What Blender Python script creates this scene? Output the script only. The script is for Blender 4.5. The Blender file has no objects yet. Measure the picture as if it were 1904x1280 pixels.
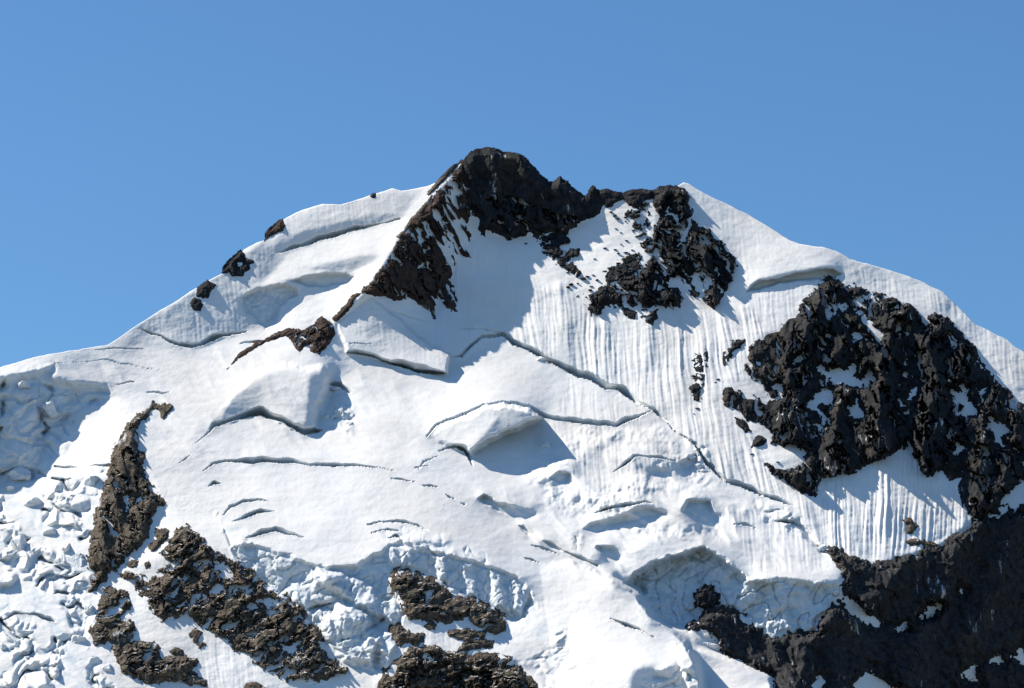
import bpy, math, random
import numpy as np

# ---------------------------------------------------------------- camera, sky, sun, exposure
SC = bpy.context.scene
COL = SC.collection
D = 6000.0                      # metres from the camera to the middle of the mountain face
PITCH = math.radians(12.5)      # the camera looks up at the mountain
CAM = np.array([0.0, 0.0, 2.0])
RIGHT = np.array([1.0, 0.0, 0.0])
UPV = np.array([0.0, -math.sin(PITCH), math.cos(PITCH)])
FWD = np.array([0.0, math.cos(PITCH), math.sin(PITCH)])

cam_data = bpy.data.cameras.new('camera')
cam_data.sensor_width = 36.0
cam_data.lens = 36.0 * D / 1904.0
cam_data.clip_start = 1.0
cam_data.clip_end = 60000.0
cam = bpy.data.objects.new('camera', cam_data)
COL.objects.link(cam)
cam.location = CAM
cam.rotation_euler = (math.pi / 2 + PITCH, 0, 0)
SC.camera = cam

SUN_VIEW = np.array([-0.66, 0.66, 0.36])
SUN_VIEW = SUN_VIEW / np.linalg.norm(SUN_VIEW)
SUN = SUN_VIEW[0] * RIGHT + SUN_VIEW[1] * UPV + SUN_VIEW[2] * FWD
SUN_EL = math.asin(SUN[2])
SUN_ROT = math.atan2(SUN[0], SUN[1])

world = bpy.data.worlds.new('World')
SC.world = world
world.use_nodes = True
wn = world.node_tree
for n in list(wn.nodes):
    wn.nodes.remove(n)
sky = wn.nodes.new('ShaderNodeTexSky')
sky.sky_type = 'NISHITA'
sky.sun_disc = False
sky.sun_elevation = SUN_EL
sky.sun_rotation = SUN_ROT
sky.altitude = 2500.0
sky.air_density = 1.5
sky.dust_density = 0.2
sky.ozone_density = 8.0
bg = wn.nodes.new('ShaderNodeBackground')
bg.inputs['Strength'].default_value = 0.079
wo = wn.nodes.new('ShaderNodeOutputWorld')
tint = wn.nodes.new('ShaderNodeMix'); tint.data_type = 'RGBA'; tint.blend_type = 'MULTIPLY'   # clean mountain air
tint.inputs[0].default_value = 1.0
tint.inputs[7].default_value = (0.80, 0.99, 1.06, 1)
wn.links.new(sky.outputs[0], tint.inputs[6])
wn.links.new(tint.outputs[2], bg.inputs[0])
wn.links.new(bg.outputs[0], wo.inputs[0])

sun_data = bpy.data.lights.new('sun', 'SUN')
sun_data.energy = 5.0
sun_data.angle = math.radians(0.5)
sun_data.color = (1.0, 0.925, 0.80)
sun = bpy.data.objects.new('sun', sun_data)
COL.objects.link(sun)
from mathutils import Vector
sun.rotation_euler = Vector((-SUN[0], -SUN[1], -SUN[2])).to_track_quat('-Z', 'Y').to_euler()
sun.location = (-3000, 4000, 6000)

SC.view_settings.view_transform = 'Standard'
SC.view_settings.look = 'None'
SC.view_settings.gamma = 1.0
SC.view_settings.use_curve_mapping = False
SC.view_settings.exposure = 0.50
SC.render.engine = 'CYCLES'
SC.cycles.max_bounces = 4
SC.cycles.diffuse_bounces = 1

# ---------------------------------------------------------------- noise and shape helpers
def _hash(ix, iy, seed):
    h = (ix.astype(np.uint32) * np.uint32(374761393) + iy.astype(np.uint32) * np.uint32(668265263)
         + np.uint32((seed * 974634777 + 12345) & 0xFFFFFFFF))
    h = (h ^ (h >> np.uint32(13))) * np.uint32(1274126177)
    return h ^ (h >> np.uint32(16))

_GA = np.linspace(0, 2 * np.pi, 64, endpoint=False)
_GX, _GY = np.cos(_GA), np.sin(_GA)

def perlin(x, y, seed=0):
    x0 = np.floor(x).astype(np.int64); y0 = np.floor(y).astype(np.int64)
    fx = x - x0; fy = y - y0
    ux = fx * fx * fx * (fx * (fx * 6 - 15) + 10)
    uy = fy * fy * fy * (fy * (fy * 6 - 15) + 10)
    def g(dx, dy):
        h = (_hash(x0 + dx, y0 + dy, seed) & np.uint32(63)).astype(np.int64)
        return _GX[h] * (fx - dx) + _GY[h] * (fy - dy)
    a = g(0, 0); b = g(1, 0); c = g(0, 1); d = g(1, 1)
    a = a + ux * (b - a); c = c + ux * (d - c)
    return (a + uy * (c - a)) * 1.5

def fbm(x, y, lam, octv, seed=0, gain=0.5):
    out = 0.0; amp = 1.0
    for o in range(octv):
        out = out + amp * perlin(x / lam + 17.3 * o, y / lam - 9.1 * o, seed + o)
        lam = lam / 2.03; amp *= gain
    return out

def ridged(x, y, lam, octv, seed=0, gain=0.5):
    out = 0.0; amp = 1.0; tot = 0.0
    for o in range(octv):
        n = 1.0 - np.abs(perlin(x / lam + 5.7 * o, y / lam + 3.3 * o, seed + o)) * 1.6
        out = out + amp * n; tot += amp
        lam = lam / 2.07; amp *= gain
    return out / tot

def facets(x, y, lam, seed=0):
    """broken faces: every cell is a small tilted plane of its own height"""
    x = x / lam; y = y / lam
    x0 = np.floor(x).astype(np.int64); y0 = np.floor(y).astype(np.int64)
    best = np.full(x.shape, 1e9); out = np.zeros(x.shape)
    for dx in (-1, 0, 1):
        for dy in (-1, 0, 1):
            h = _hash(x0 + dx, y0 + dy, seed)
            jx = (h & np.uint32(255)) / 255.0; jy = ((h >> np.uint32(8)) & np.uint32(255)) / 255.0
            ox = x - (x0 + dx + jx); oy = y - (y0 + dy + jy)
            d = ox * ox + oy * oy
            hh = ((h >> np.uint32(16)) & np.uint32(63)) / 31.5 - 1
            a = ((h >> np.uint32(22)) & np.uint32(63)) * (2 * np.pi / 64)
            m = d < best
            best = np.where(m, d, best)
            out = np.where(m, 0.8 * hh + 0.9 * (np.cos(a) * ox + np.sin(a) * oy), out)
    return out

def sstep(a, b, x):
    t = np.clip((x - a) / (b - a), 0, 1)
    return t * t * (3 - 2 * t)

def P(s):
    """'u,v u,v ...' -> array"""
    return np.array([[float(q) for q in p.split(',')] for p in s.split()])

def poly_sd(pts, u, v):
    """signed distance to a closed outline, positive inside"""
    n = len(pts)
    d2 = np.full(u.shape, 1e12); ins = np.zeros(u.shape, bool)
    for i in range(n):
        ax, ay = pts[i]; bx, by = pts[(i + 1) % n]
        ex, ey = bx - ax, by - ay
        wx, wy = u - ax, v - ay
        t = np.clip((wx * ex + wy * ey) / (ex * ex + ey * ey + 1e-9), 0, 1)
        d2 = np.minimum(d2, (wx - ex * t) ** 2 + (wy - ey * t) ** 2)
        if ay != by:
            c = ((ay > v) != (by > v)) & (u < ex * (v - ay) / (by - ay) + ax)
            ins ^= c
    d = np.sqrt(d2)
    return np.where(ins, d, -d)

def line_dist(pts, u, v):
    """distance to a polyline, signed (positive above it), and the position along it (vertex index)"""
    best = np.full(u.shape, 1e12); sg = np.zeros(u.shape); pos = np.zeros(u.shape)
    for i in range(len(pts) - 1):
        ax, ay = pts[i][:2]; bx, by = pts[i + 1][:2]
        ex, ey = bx - ax, by - ay
        wx, wy = u - ax, v - ay
        t = np.clip((wx * ex + wy * ey) / (ex * ex + ey * ey + 1e-9), 0, 1)
        d2 = (wx - ex * t) ** 2 + (wy - ey * t) ** 2
        m = d2 < best
        best = np.where(m, d2, best)
        cr = ex * wy - ey * wx
        sg = np.where(m, np.where(cr < 0, 1.0, -1.0), sg)
        pos = np.where(m, i + t, pos)
    return np.sqrt(best) * sg, pos

# ---------------------------------------------------------------- outlines measured on the mountain
SKYLINE = P('-300,800 -150,735 0,683 50,668 100,657 200,642 247,611 300,577 345,549 369,533 390,521 415,508 455,463 478,451 '
            '492,447 525,410 559,391 598,380 634,382 669,370 700,360 731,351 747,356 794,347 831,330 857,304 866,326 880,338 912,340 '
            '960,350 1000,368 1040,382 1087,388 1110,374 1150,372 1190,366 1212,372 1240,360 1260,347 1272,340 1281,342 1312,361 '
            '1353,380 1394,402 1434,425 1469,448 1487,455 1529,459 1554,467 1582,483 1635,497 1660,505 1710,522 1754,544 1779,569 '
            '1813,603 1848,620 1873,633 1891,648 1904,655 2000,720 2220,880')
def skyline(u):
    s = np.interp(u, SKYLINE[:, 0], SKYLINE[:, 1])
    s = s + 1.2 * perlin(u / 23.0, u * 0 + 0.5, 91) + 0.6 * perlin(u / 9.0, u * 0 + 0.5, 92)
    return s

ICE_CLIFF_LEFT = P('406,961 434,1014 469,1008 512,1024 559,1039 591,1052 628,1050 666,1050 691,1030 712,1027 722,1011 747,1008 762,1021 '
                   '825,1027 875,1042 912,1050 934,1058 972,1077 984,1095 990,1114 978,1149 953,1161 944,1150 900,1125 841,1103 791,1072 '
                   '741,1060 728,1077 737,1105 756,1140 745,1165 728,1167 734,1195 737,1208 716,1249 703,1255 669,1239 619,1227 594,1196 '
                   '566,1149 550,1130 500,1099 456,1064 434,1036')
ICE_CLIFF_RIGHT = P('1187,1060 1225,1039 1309,1014 1353,1039 1391,1074 1406,1077 1447,1075 1500,1080 1560,1081 1572,1104 1545,1131 '
                    '1517,1155 1521,1174 1478,1178 1443,1186 1406,1167 1384,1155 1372,1142 1344,1133 1319,1136 1306,1152 1281,1171 '
                    '1244,1167 1219,1149 1203,1117 1181,1099 1170,1085')
ICE_WALL_UPPER = P('448,553 481,534 531,527 553,537 556,550 537,559 525,572 516,600 494,614 481,600 459,581 450,566')
ICE_LENS = P('531,522 559,516 606,508 647,509 658,516 647,528 597,536 569,531 544,525')
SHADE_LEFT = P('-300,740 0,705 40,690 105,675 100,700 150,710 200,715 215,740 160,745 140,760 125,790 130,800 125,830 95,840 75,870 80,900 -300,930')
FLUTES_MAIN = P('930,470 960,470 1010,530 1060,520 1110,590 1160,575 1240,570 1330,575 1380,560 1440,620 1400,640 1385,700 1345,725 1375,775 '
                '1430,860 1500,925 1545,1040 1475,942 1400,916 1350,897 1312,866 1256,803 1181,750 1100,708 1009,669 953,641 935,600')
FLUTES_RIGHT = P('1529,889 1584,885 1638,854 1677,835 1705,854 1716,882 1752,876 1767,893 1783,893 1785,917 1795,944 1808,967 1802,983 '
                 '1771,995 1748,1014 1713,1026 1654,1040 1623,1047 1580,1034 1541,1018 1510,935')

# slope of the face, region by region: outline, softness, (depth per metre to the right, depth per metre up)
REG = [
 ('-400,580 420,500 760,660 1000,700 1150,800 1000,860 700,900 300,860 -400,760', 40, -0.12, 1.75),
 ('250,860 1000,860 1120,1000 1240,1110 1260,1300 900,1100 760,1000 420,960 300,900', 40, -0.08, 1.55),
 ('250,640 270,580 520,380 870,290 800,390 680,545 600,600 440,690', 14, -0.40, 1.35),
 ('250,612 370,535 490,450 530,480 460,560 480,610 390,640 340,648 300,628', 10, 0.25, 0.95),
 ('514,465 530,400 600,380 750,355 780,360 745,408 653,428 575,452', 8, -0.10, 0.95),
 ('514,465 560,430 650,410 745,392 745,408 653,428 575,452', 4, -0.05, 0.45),
 ('745,440 680,545 620,600 640,640 800,600 850,540 850,470', 6, 1.5, 0.65),
 ('862,300 800,380 735,450 850,500 900,430 880,340', 8, 0.9, 0.75),
 ('875,440 1000,440 1010,520 960,600 940,520 900,480', 10, -0.35, 1.05),
 ('690,555 800,590 880,430 1000,440 1090,420 1130,380 1180,400 1100,560 960,480 950,620 830,690 760,600', 14, 0.10, 1.05),
 ('862,302 912,272 980,290 1040,330 1110,345 1120,395 1050,440 940,445 890,430 868,380', 6, 0.35, 0.40),
 ('630,600 690,552 740,590 830,660 832,690 770,690 640,655', 8, 0.05, 1.15),
 ('940,470 1010,520 1100,560 1200,560 1340,570 1450,620 1390,720 1450,870 1545,1040 1475,942 1400,916 1256,803 1100,708 953,641', 14, -0.16, 0.86),
 ('1116,356 1210,360 1212,480 1100,560 1050,520 1100,400', 8, -0.10, 0.95),
 ('1222,348 1259,346 1294,416 1370,490 1353,537 1325,572 1150,572 1100,587 1094,560 1203,487 1216,400', 8, 0.15, 0.62),
 ('1262,342 1320,360 1490,455 1580,480 1560,515 1420,530 1380,560 1370,490 1294,416', 10, 0.00, 1.15),
 ('1380,545 1420,530 1560,515 1540,530 1450,615 1400,640 1390,580', 8, -0.30, 0.85),
 ('1405,522 1480,505 1550,495 1568,508 1545,520 1480,520 1420,535 1385,545', 3, 0.30, -0.15),
 ('1555,485 1640,490 1760,540 1910,650 1990,720 1990,900 1880,730 1790,620 1740,580 1680,565 1575,535', 8, -0.15, 1.10),
 ('1513,537 1541,520 1573,530 1673,562 1738,580 1800,634 1845,703 1904,750 2300,980 2300,1000 1860,960 1808,967 1783,893 1705,854 1677,835 '
  '1529,889 1516,923 1425,870 1497,838 1381,770 1344,735 1416,735 1387,690 1404,637 1488,575', 8, 0.05, 0.85),
 ('1529,889 1677,835 1783,893 1808,967 1771,995 1654,1040 1541,1018 1510,935', 6, -0.12, 0.82),
 ('1000,780 1180,790 1240,790 1310,870 1480,945 1560,1060 1400,1070 1300,1010 1180,1040 1080,1000 1010,900', 20, 0.00, 1.45),
 ('1541,1018 1623,1047 1748,1014 1808,967 1904,950 2300,960 2300,1500 1440,1500 1440,1285 1344,1217 1281,1170 1344,1133 1443,1186 1521,1174 1570,1100', 8, 0.85, 0.42),
 ('-300,900 60,880 200,870 180,960 165,1100 175,1200 210,1290 -300,1290', 20, -0.10, 1.25),
 ('287,752 250,797 269,850 308,934 275,996 219,1064 167,1099 166,1040 200,880 231,806', 6, -0.05, 0.75),
 ('200,1067 300,1040 328,982 409,1033 500,1099 562,1136 644,1246 690,1290 200,1290 172,1199 187,1117', 8, -0.05, 0.95),
 ('728,1077 791,1074 944,1152 900,1210 1000,1290 690,1300 740,1200', 8, 0.05, 0.80),
 ('700,1310 762,1218 953,1230 960,1250 880,1262 800,1300', 6, 0.25, -0.10),
 # ice cliffs
 ('448,553 481,534 531,527 553,537 556,550 537,559 525,572 516,600 494,614 481,600 459,581 450,566', 3, 0.15, 0.25),
 ('531,522 559,516 606,508 647,509 658,516 647,528 597,536 569,531 544,525', 3, 0.2, 0.10),
 ('560,500 620,486 700,470 720,480 650,505 600,505', 4, 0.2, 0.55),
 # mound with the overhanging right side
 ('395,790 430,740 500,690 600,690 612,715 600,760 590,800 566,805 540,790 484,770 430,782', 12, 0.45, 1.0),
 ('572,700 603,694 612,712 607,735 592,765 590,800 566,805 575,760', 5, 1.2, 0.5),
 # serac mound in the middle
 ('794,812 812,791 859,775 900,753 937,750 920,780 900,820 869,845 830,825', 5, 0.25, 0.75),
 ('900,753 937,750 981,756 1009,775 1000,790 960,800 910,822 869,845 900,810 925,775', 4, 0.65, 0.25),
 ('869,845 910,822 960,800 1010,785 1000,810 985,835 990,850 993,875 955,884 910,870', 4, 0.25, 0.95),
 ('1022,890 1040,875 1060,882 1058,895 1040,900', 2, 0.9, -0.2),
 ('887,928 900,918 925,933 960,940 997,953 980,964 950,962 920,950', 3, 0.5, -0.1),
 ('964,977 975,978 992,997 980,996', 2, 1.0, 0.0),
 ('1003,1003 1025,1008 1040,1020 1070,1030 1115,1048 1112,1056 1070,1038 1025,1018', 3, 0.6, 0.1),
 ('1106,1014 1140,1018 1153,1032 1147,1047 1125,1042', 3, 1.1, -0.1),
 ('1160,850 1212,848 1262,862 1300,880 1320,905 1280,900 1230,880 1180,880', 6, 0.55, 0.8),
 ('1262,862 1294,844 1299,856 1290,868 1270,872', 3, 0.9, -0.1),
 ('1085,985 1095,972 1125,965 1160,955 1200,938 1240,955 1215,962 1170,974 1130,982 1110,995', 3, 0.35, 0.05),
 ('1275,927 1322,930 1328,949 1339,958 1331,971 1339,988 1306,977 1281,964 1266,952', 3, 0.9, 0.0),
 ('1453,966 1480,968 1505,985 1545,1035 1525,1030 1490,990', 3, 0.9, 0.2),
 ('1162,1033 1250,994 1309,1011 1225,1039 1187,1060', 5, 0.22, 0.75),
 ('1187,1060 1225,1039 1309,1014 1353,1039 1391,1074 1406,1077 1447,1075 1500,1080 1560,1081 1576,1104 1545,1131 1517,1155 1521,1174 1443,1186 '
  '1372,1142 1319,1136 1281,1171 1244,1167 1219,1149 1203,1117 1181,1099 1160,1085', 4, 0.30, 0.05),
 ('406,961 434,1014 469,1008 512,1024 591,1052 666,1050 691,1030 712,1027 722,1011 747,1008 825,1027 912,1050 972,1077 990,1114 953,1161 '
  '900,1125 791,1072 741,1060 728,1077 756,1140 734,1195 716,1249 669,1239 594,1196 550,1130 456,1064 434,1036', 4, -0.12, 0.50),
 ('580,1058 660,1080 720,1110 735,1150 700,1220 640,1220 590,1180 570,1130', 8, -0.05, 0.75),
 ('-300,740 0,700 40,690 105,675 100,700 150,710 200,715 215,740 160,745 140,760 125,790 130,800 125,830 95,840 75,870 80,900 -300,930', 12, 0.5, 0.5),
 ('1180,1235 1235,1240 1275,1228 1300,1250 1300,1300 1170,1300', 12, 0.55, 0.45),
]
# steps in depth along an edge: line, half width, extra (right, up) slope
JUMP = [
 ('1140,1075 1190,1103 1217,1147 1250,1170 1277,1192 1290,1215 1304,1255 1312,1300', 5, 7.0, 4.0),
 ('1285,1203 1350,1222 1434,1258 1446,1300', 5, 5.0, 5.0),
 ('1309,1012 1353,1038 1391,1072', 4, 2.0, 1.0),
 ('612,690 616,712 606,745 598,762', 3, 5.0, 0.0),
 ('40,690 105,676', 3, -1.5, 3.0),
]
# open cracks: u,v,height of the wall seen above the lower lip
CREV = [
 ('514,470,1 544,464,6 575,455,8 606,445,8 653,431,6 700,419,5 745,408,2', 2.6),
 ('255,612,1 275,619,4 300,628,5 312,637,7 334,645,10 356,647,10 387,639,9 419,627,7 459,617,2', 2.4),
 ('645,656,3 703,667,9 725,677,10 772,691,11 810,696,9 833,694,1', 2.4),
 ('359,831,1 387,806,3 400,794,6 431,784,8 484,772,10 519,784,7 544,797,7 566,808,10 591,806,9 600,800,2', 2.4),
 ('375,877,1 397,864,3 425,859,5 456,862,7 491,862,7 544,861,6 575,864,3 625,867,5 662,866,2.5 709,870,2.5 737,878,1', 2.6),
 ('723,891,1 745,894,3 772,897,1', 2.6), ('784,905,1 800,906,4 816,906,1', 2.6), ('828,920,1 836,928,4 846,929,2', 2.6),
 ('794,812,2 812,791,4 859,775,4 900,755,3 937,750,3 981,757,4 1009,777,7 1060,786,8 1100,791,7 1147,794,7 1181,780,5 1212,766,2', 2.2),
 ('837,667,2 859,662,4 875,647,5 897,628,5 937,625,5 953,641,7 987,656,8 1009,669,9 1041,684,10 1072,703,10 1100,708,9 1125,725,9 1150,728,9 '
  '1181,750,9 1209,762,7 1237,784,4 1256,803,4 1291,828,5 1312,866,7 1350,897,9 1400,916,9 1431,928,7 1475,942,2', 2.3),
 ('1134,1150,1 1162,1164,4 1187,1171,4 1216,1185,2', 2.6), ('987,1014,1 1015,1023,4 1040,1031,1', 2.6), ('972,1038,1 985,1043,3 1003,1049,1', 2.6),
 ('1106,955,1 1125,949,4 1150,945,5 1200,933,4 1215,936,1', 2.6), ('1140,879,1 1162,867,4 1181,850,4 1212,850,5 1259,859,3', 2.4),
 ('612,716,3 630,721,7 652,733,3', 2.6),
 ('388,903,1 398,900,5 410,902,3', 2.4), ('415,960,2 430,944,5 452,934,4 480,931,2 500,932,1', 2.6), ('432,972,1 460,964,6 485,954,5 512,951,1', 2.4),
 ('455,1002,1 485,996,6 512,988,6 530,993,5 566,1000,2', 2.4),
 ('683,978,3 705,972,6 740,972,4 775,976,3 800,992,1', 2.6), ('690,992,2 720,985,6 742,990,2', 2.6), ('722,1002,3 735,1000,6 748,1003,2', 2.6),
 ('175,651,1 230,649,3 270,651,1', 2.2), ('215,714,1 245,712,3 252,712,1', 2.6), ('272,730,1 300,733,6 315,730,1', 2.4),
 ('165,868,1 200,869,4 240,870,1', 2.2), ('100,868,2 128,871,5 150,868,1', 2.6), ('95,891,2 120,895,6 140,890,1', 2.6),
 ('330,862,1 345,855,4 354,848,1', 2.4), ('0,1158,2 28,1144,5 60,1142,5 90,1155,7 104,1158,2', 2.4),
 ('770,870,2 800,864,1', 2.2), ('815,840,2 845,833,6 862,840,8 878,865,2', 2.2), ('778,873,1 790,858,3 815,848,1', 2.0),
 ('1440,968,1 1462,972,5 1490,980,3', 2.2), ('1360,975,1 1385,978,5 1412,985,1', 1.8), ('855,936,1 865,940,3', 2.5),
 ('1175,1068,2 1200,1080,6 1225,1080,2', 2.2), ('640,640,1 690,640,2', 2.0), ('445,640,2 485,637,3', 1.5), ('100,676,1 200,671,2 300,690,1', 1.6),
 ('685,574,1 715,576,2 760,588,2 800,600,1', 1.6), ('860,612,1 900,612,3 940,622,2', 1.8),
]
# swellings (+) and hollows (-): outline, height, edge width, and the line along which they grow from nothing
DOMES = [
 ('395,795 420,740 470,690 530,672 600,680 616,700 608,735 594,762 592,800 566,808 540,795 484,772 430,786', 25, 13, '400,705 610,775'),
 ('790,815 812,791 859,775 900,753 937,750 985,758 1009,777 960,800 910,822 875,846 830,830', 70, 10, '800,800 965,790'),
 ('625,600 690,552 740,590 800,640 837,662 831,694 771,691 725,677 703,667 645,656', 24, 5, '690,545 740,680'),
 ('1160,1085 1187,1060 1225,1039 1309,1014 1353,1039 1391,1074 1406,1077 1447,1075 1500,1080 1560,1081 1576,1104 1545,1131 1517,1158 1521,1176 1443,1190 1372,1146 1319,1140 1281,1175 1244,1170 1219,1151 1203,1119 1181,1101', -46, 14, '1480,1230 1300,1030'),
 ('1275,927 1322,930 1328,949 1339,958 1331,971 1339,988 1306,977 1281,964 1266,952', -24, 7, '1315,995 1290,925'),
 ('1106,1014 1140,1018 1153,1032 1147,1047 1125,1042', -18, 6, '1140,1052 1120,1010'), ('887,928 900,918 925,933 960,940 997,953 980,964 950,962 920,950', -14, 5, '950,968 935,925'),
 ('1262,862 1294,844 1299,856 1290,868 1270,872', -15, 5, '1285,878 1280,845'), ('964,977 975,978 992,997 980,996', -9, 3, None),
 ('1003,1003 1025,1008 1040,1020 1070,1030 1115,1048 1112,1056 1070,1038 1025,1018', -9, 3, None), ('1022,890 1040,875 1060,882 1058,895 1040,900', -9, 3, None),
 ('-90,760 -20,705 40,692 105,676 100,700 150,711 200,716 213,738 160,743 140,760 125,790 130,800 125,830 95,840 75,870 80,900 -90,930', -13, 18, None),
 ('531,522 559,516 606,508 647,509 658,516 647,528 597,536 569,531 544,525', -12, 4, None),
 ('448,553 481,534 531,527 553,537 556,550 537,559 525,572 516,600 494,614 481,600 459,581 450,566', -13, 5, None),
 ('1405,524 1480,507 1550,497 1568,510 1545,522 1480,522 1420,537 1385,545', -22, 5, None),
 ('1085,985 1095,972 1125,965 1160,955 1200,938 1240,955 1215,962 1170,974 1130,982 1110,995', -15, 5, '1150,995 1140,945'),
 ('406,961 434,1014 469,1008 512,1024 559,1039 591,1052 628,1050 666,1050 691,1030 712,1027 722,1011 747,1008 762,1021 825,1027 875,1042 934,1058 972,1077 984,1095 990,1114 978,1149 953,1161 '
  '900,1125 791,1072 741,1060 728,1077 756,1140 734,1195 716,1249 669,1239 594,1196 550,1130 456,1064 434,1036', -11, 7, None),
 ('586,1054 620,1060 690,1086 735,1138 740,1168 700,1152 640,1112 600,1092', 20, 12, None),
 ('596,1150 640,1118 690,1140 712,1195 695,1243 640,1232 603,1192', 26, 16, None),
 ('536,1078 574,1090 592,1150 570,1152 546,1118', 10, 10, None), ('700,1180 735,1170 736,1205 716,1246 700,1230', 14, 9, None),
 ('800,1030 830,1032 838,1085 815,1080', 8, 8, None), ('850,1042 880,1045 890,1110 866,1108', 8, 8, None), ('905,1055 935,1062 948,1140 920,1130', 9, 9, None),
 ('955,1075 982,1096 986,1120 968,1150 955,1130', 9, 8, None), ('740,1012 770,1016 776,1058 748,1056', 8, 8, None),
 ('900,1060 1060,1040 1150,1078 1190,1105 1215,1147 1250,1170 1277,1192 1290,1215 1304,1255 1312,1340 900,1340', 50, 9, '1020,1180 1240,1150'),
 ('1250,1195 1285,1203 1350,1222 1434,1258 1446,1320 1290,1320', 18, 6, None),
 ('1444,968 1480,966 1505,985 1545,1033 1525,1030 1490,992', -14, 7, None),
 ('975,890 1000,860 1075,800 1200,790 1240,800 1280,850 1200,930 1060,960', 14, 40, None),
 ('1100,925 1180,880 1300,900 1340,1000 1180,1000', 12, 30, None),
]
ICEFALL = [('-300,900 60,870 130,880 200,870 182,940 165,1040 175,1110 175,1195 215,1290 -300,1290', 18.0, 1.0, 1.25),
           ('-300,720 40,700 150,712 210,740 140,765 130,835 80,900 -300,920', 20.0, 1.0, 1.7),
           ('575,1050 660,1075 725,1105 740,1150 720,1240 640,1225 590,1180 555,1130', 20.0, 0.8, 2.1),
           ('690,985 760,980 830,1000 960,1070 1000,1110 1040,1190 1010,1200 960,1160 900,1060 760,1030', 11.0, 0.8, 1.3),
           ('600,720 660,715 665,810 600,815', 10.0, 0.6, 1.0),
           ('395,950 450,925 470,1010 560,1040 480,1060 430,1040', 9.0, 0.8, 1.0),
           ('990,800 1060,830 1090,1000 1130,1060 1200,1110 1170,1110 1100,1060 1010,950', 5.0, 0.4, 0.9),
           ('1150,1070 1190,1080 1250,1130 1240,1165 1200,1120', 8.0, 0.5, 0.8),
           ('1190,1235 1240,1225 1290,1232 1300,1300 1180,1300', 9.0, 0.6, 1.1),
           ('980,1150 1060,1170 1070,1250 1020,1290 960,1230', 6.0, 0.5, 1.2),
           ('1240,790 1320,830 1330,890 1480,940 1560,1060 1500,1010 1400,960 1280,900', 7.0, 0.5, 0.9)]

# ---------------------------------------------------------------- the face: integrate the slopes to one surface
U0, V0, ST = -320.0, 150.0, 4.0
NU, NV = 640, 340
def build_base():
    uu = U0 + ST * np.arange(NU); vv = V0 + ST * np.arange(NV)
    U, V = np.meshgrid(uu, vv)
    gx = np.full(U.shape, -0.10); gy = np.full(U.shape, 1.40)
    wob_u = 5 * fbm(U, V, 60, 2, 301); wob_v = 5 * fbm(U, V, 60, 2, 305)
    for s, soft, rx, ry in REG:
        p = P(s)
        x0, y0 = p.min(0) - soft - 8; x1, y1 = p.max(0) + soft + 8
        i0, i1 = max(0, int((x0 - U0) / ST)), min(NU, int((x1 - U0) / ST) + 2)
        j0, j1 = max(0, int((y0 - V0) / ST)), min(NV, int((y1 - V0) / ST) + 2)
        if i1 <= i0 or j1 <= j0: continue
        sl = (slice(j0, j1), slice(i0, i1))
        k = min(1.0, soft / 10.0)
        sd = poly_sd(p, U[sl] + wob_u[sl] * k, V[sl] + wob_v[sl] * k)
        m = sstep(-soft * 0.5, soft * 0.5, sd)
        gx[sl] = gx[sl] * (1 - m) + rx * m
        gy[sl] = gy[sl] * (1 - m) + ry * m
    for s, hw, rx, ry in JUMP:
        p = P(s)
        d, _ = line_dist(p, U, V)
        m = 1 - sstep(hw * 0.4, hw * 1.2, np.abs(d))
        gx = gx * (1 - m) + rx * m; gy = gy * (1 - m) + ry * m
    # least-squares surface of the wanted slopes (v runs downwards)
    fx = 0.5 * (gx[:, 1:] + gx[:, :-1]) * ST
    fy = -0.5 * (gy[1:, :] + gy[:-1, :]) * ST
    div = np.zeros(U.shape)
    div[:, :-1] += fx; div[:, 1:] -= fx
    div[:-1, :] += fy; div[1:, :] -= fy
    def basis(n):
        k = np.arange(n)
        B = np.cos(np.pi * np.outer(np.arange(n) + 0.5, k) / n) * np.sqrt(2.0 / n)
        B[:, 0] = np.sqrt(1.0 / n)
        return B, 2 - 2 * np.cos(np.pi * k / n)
    Bu, lu = basis(NU); Bv, lv = basis(NV)
    c = Bv.T @ (-div) @ Bu
    lam = lv[:, None] + lu[None, :]; lam[0, 0] = 1.0
    c = c / lam; c[0, 0] = 0
    w = Bv @ c @ Bu.T
    return w - w[int((700 - V0) / ST), int((950 - U0) / ST)]
BASE = build_base()

def base_w(u, v):
    x = np.clip((u - U0) / ST, 1, NU - 3.001); y = np.clip((v - V0) / ST, 1, NV - 3.001)
    i = np.floor(x).astype(int); j = np.floor(y).astype(int)
    fx = x - i; fy = y - j
    def wts(t):   # cubic B-spline, keeps the surface smooth
        return [(1 - t) ** 3 / 6, (3 * t ** 3 - 6 * t ** 2 + 4) / 6, (-3 * t ** 3 + 3 * t ** 2 + 3 * t + 1) / 6, t ** 3 / 6]
    wx, wy = wts(fx), wts(fy)
    out = 0.0
    for b in range(4):
        row = 0.0
        for a in range(4):
            row = row + wx[a] * BASE[j + b - 1, i + a - 1]
        out = out + wy[b] * row
    return out

def face_w(u, v):
    """snow surface without cracks and fine relief; the rocks are seated on it"""
    return base_w(u, v) + 5.0 * fbm(u, v * 1.3, 170, 2, 11) + 1.1 * fbm(u * 0.7, v * 1.4, 45, 2, 21)

def to_world(u, v, w):
    k = (D + w)
    x = (u - 952.0) / D; y = (640.0 - v) / D
    return (CAM[None, :] + k[:, None] * (x[:, None] * RIGHT + y[:, None] * UPV + FWD))

def flute_coord(u, v):
    k = np.interp(u, [930, 1000, 1200, 1350, 1450, 1520, 1560, 1650, 1800], [0.16, 0.10, 0.03, 0.16, 0.24, 0.20, 0.05, -0.06, -0.10])
    return u - k * (v - 700)

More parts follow.
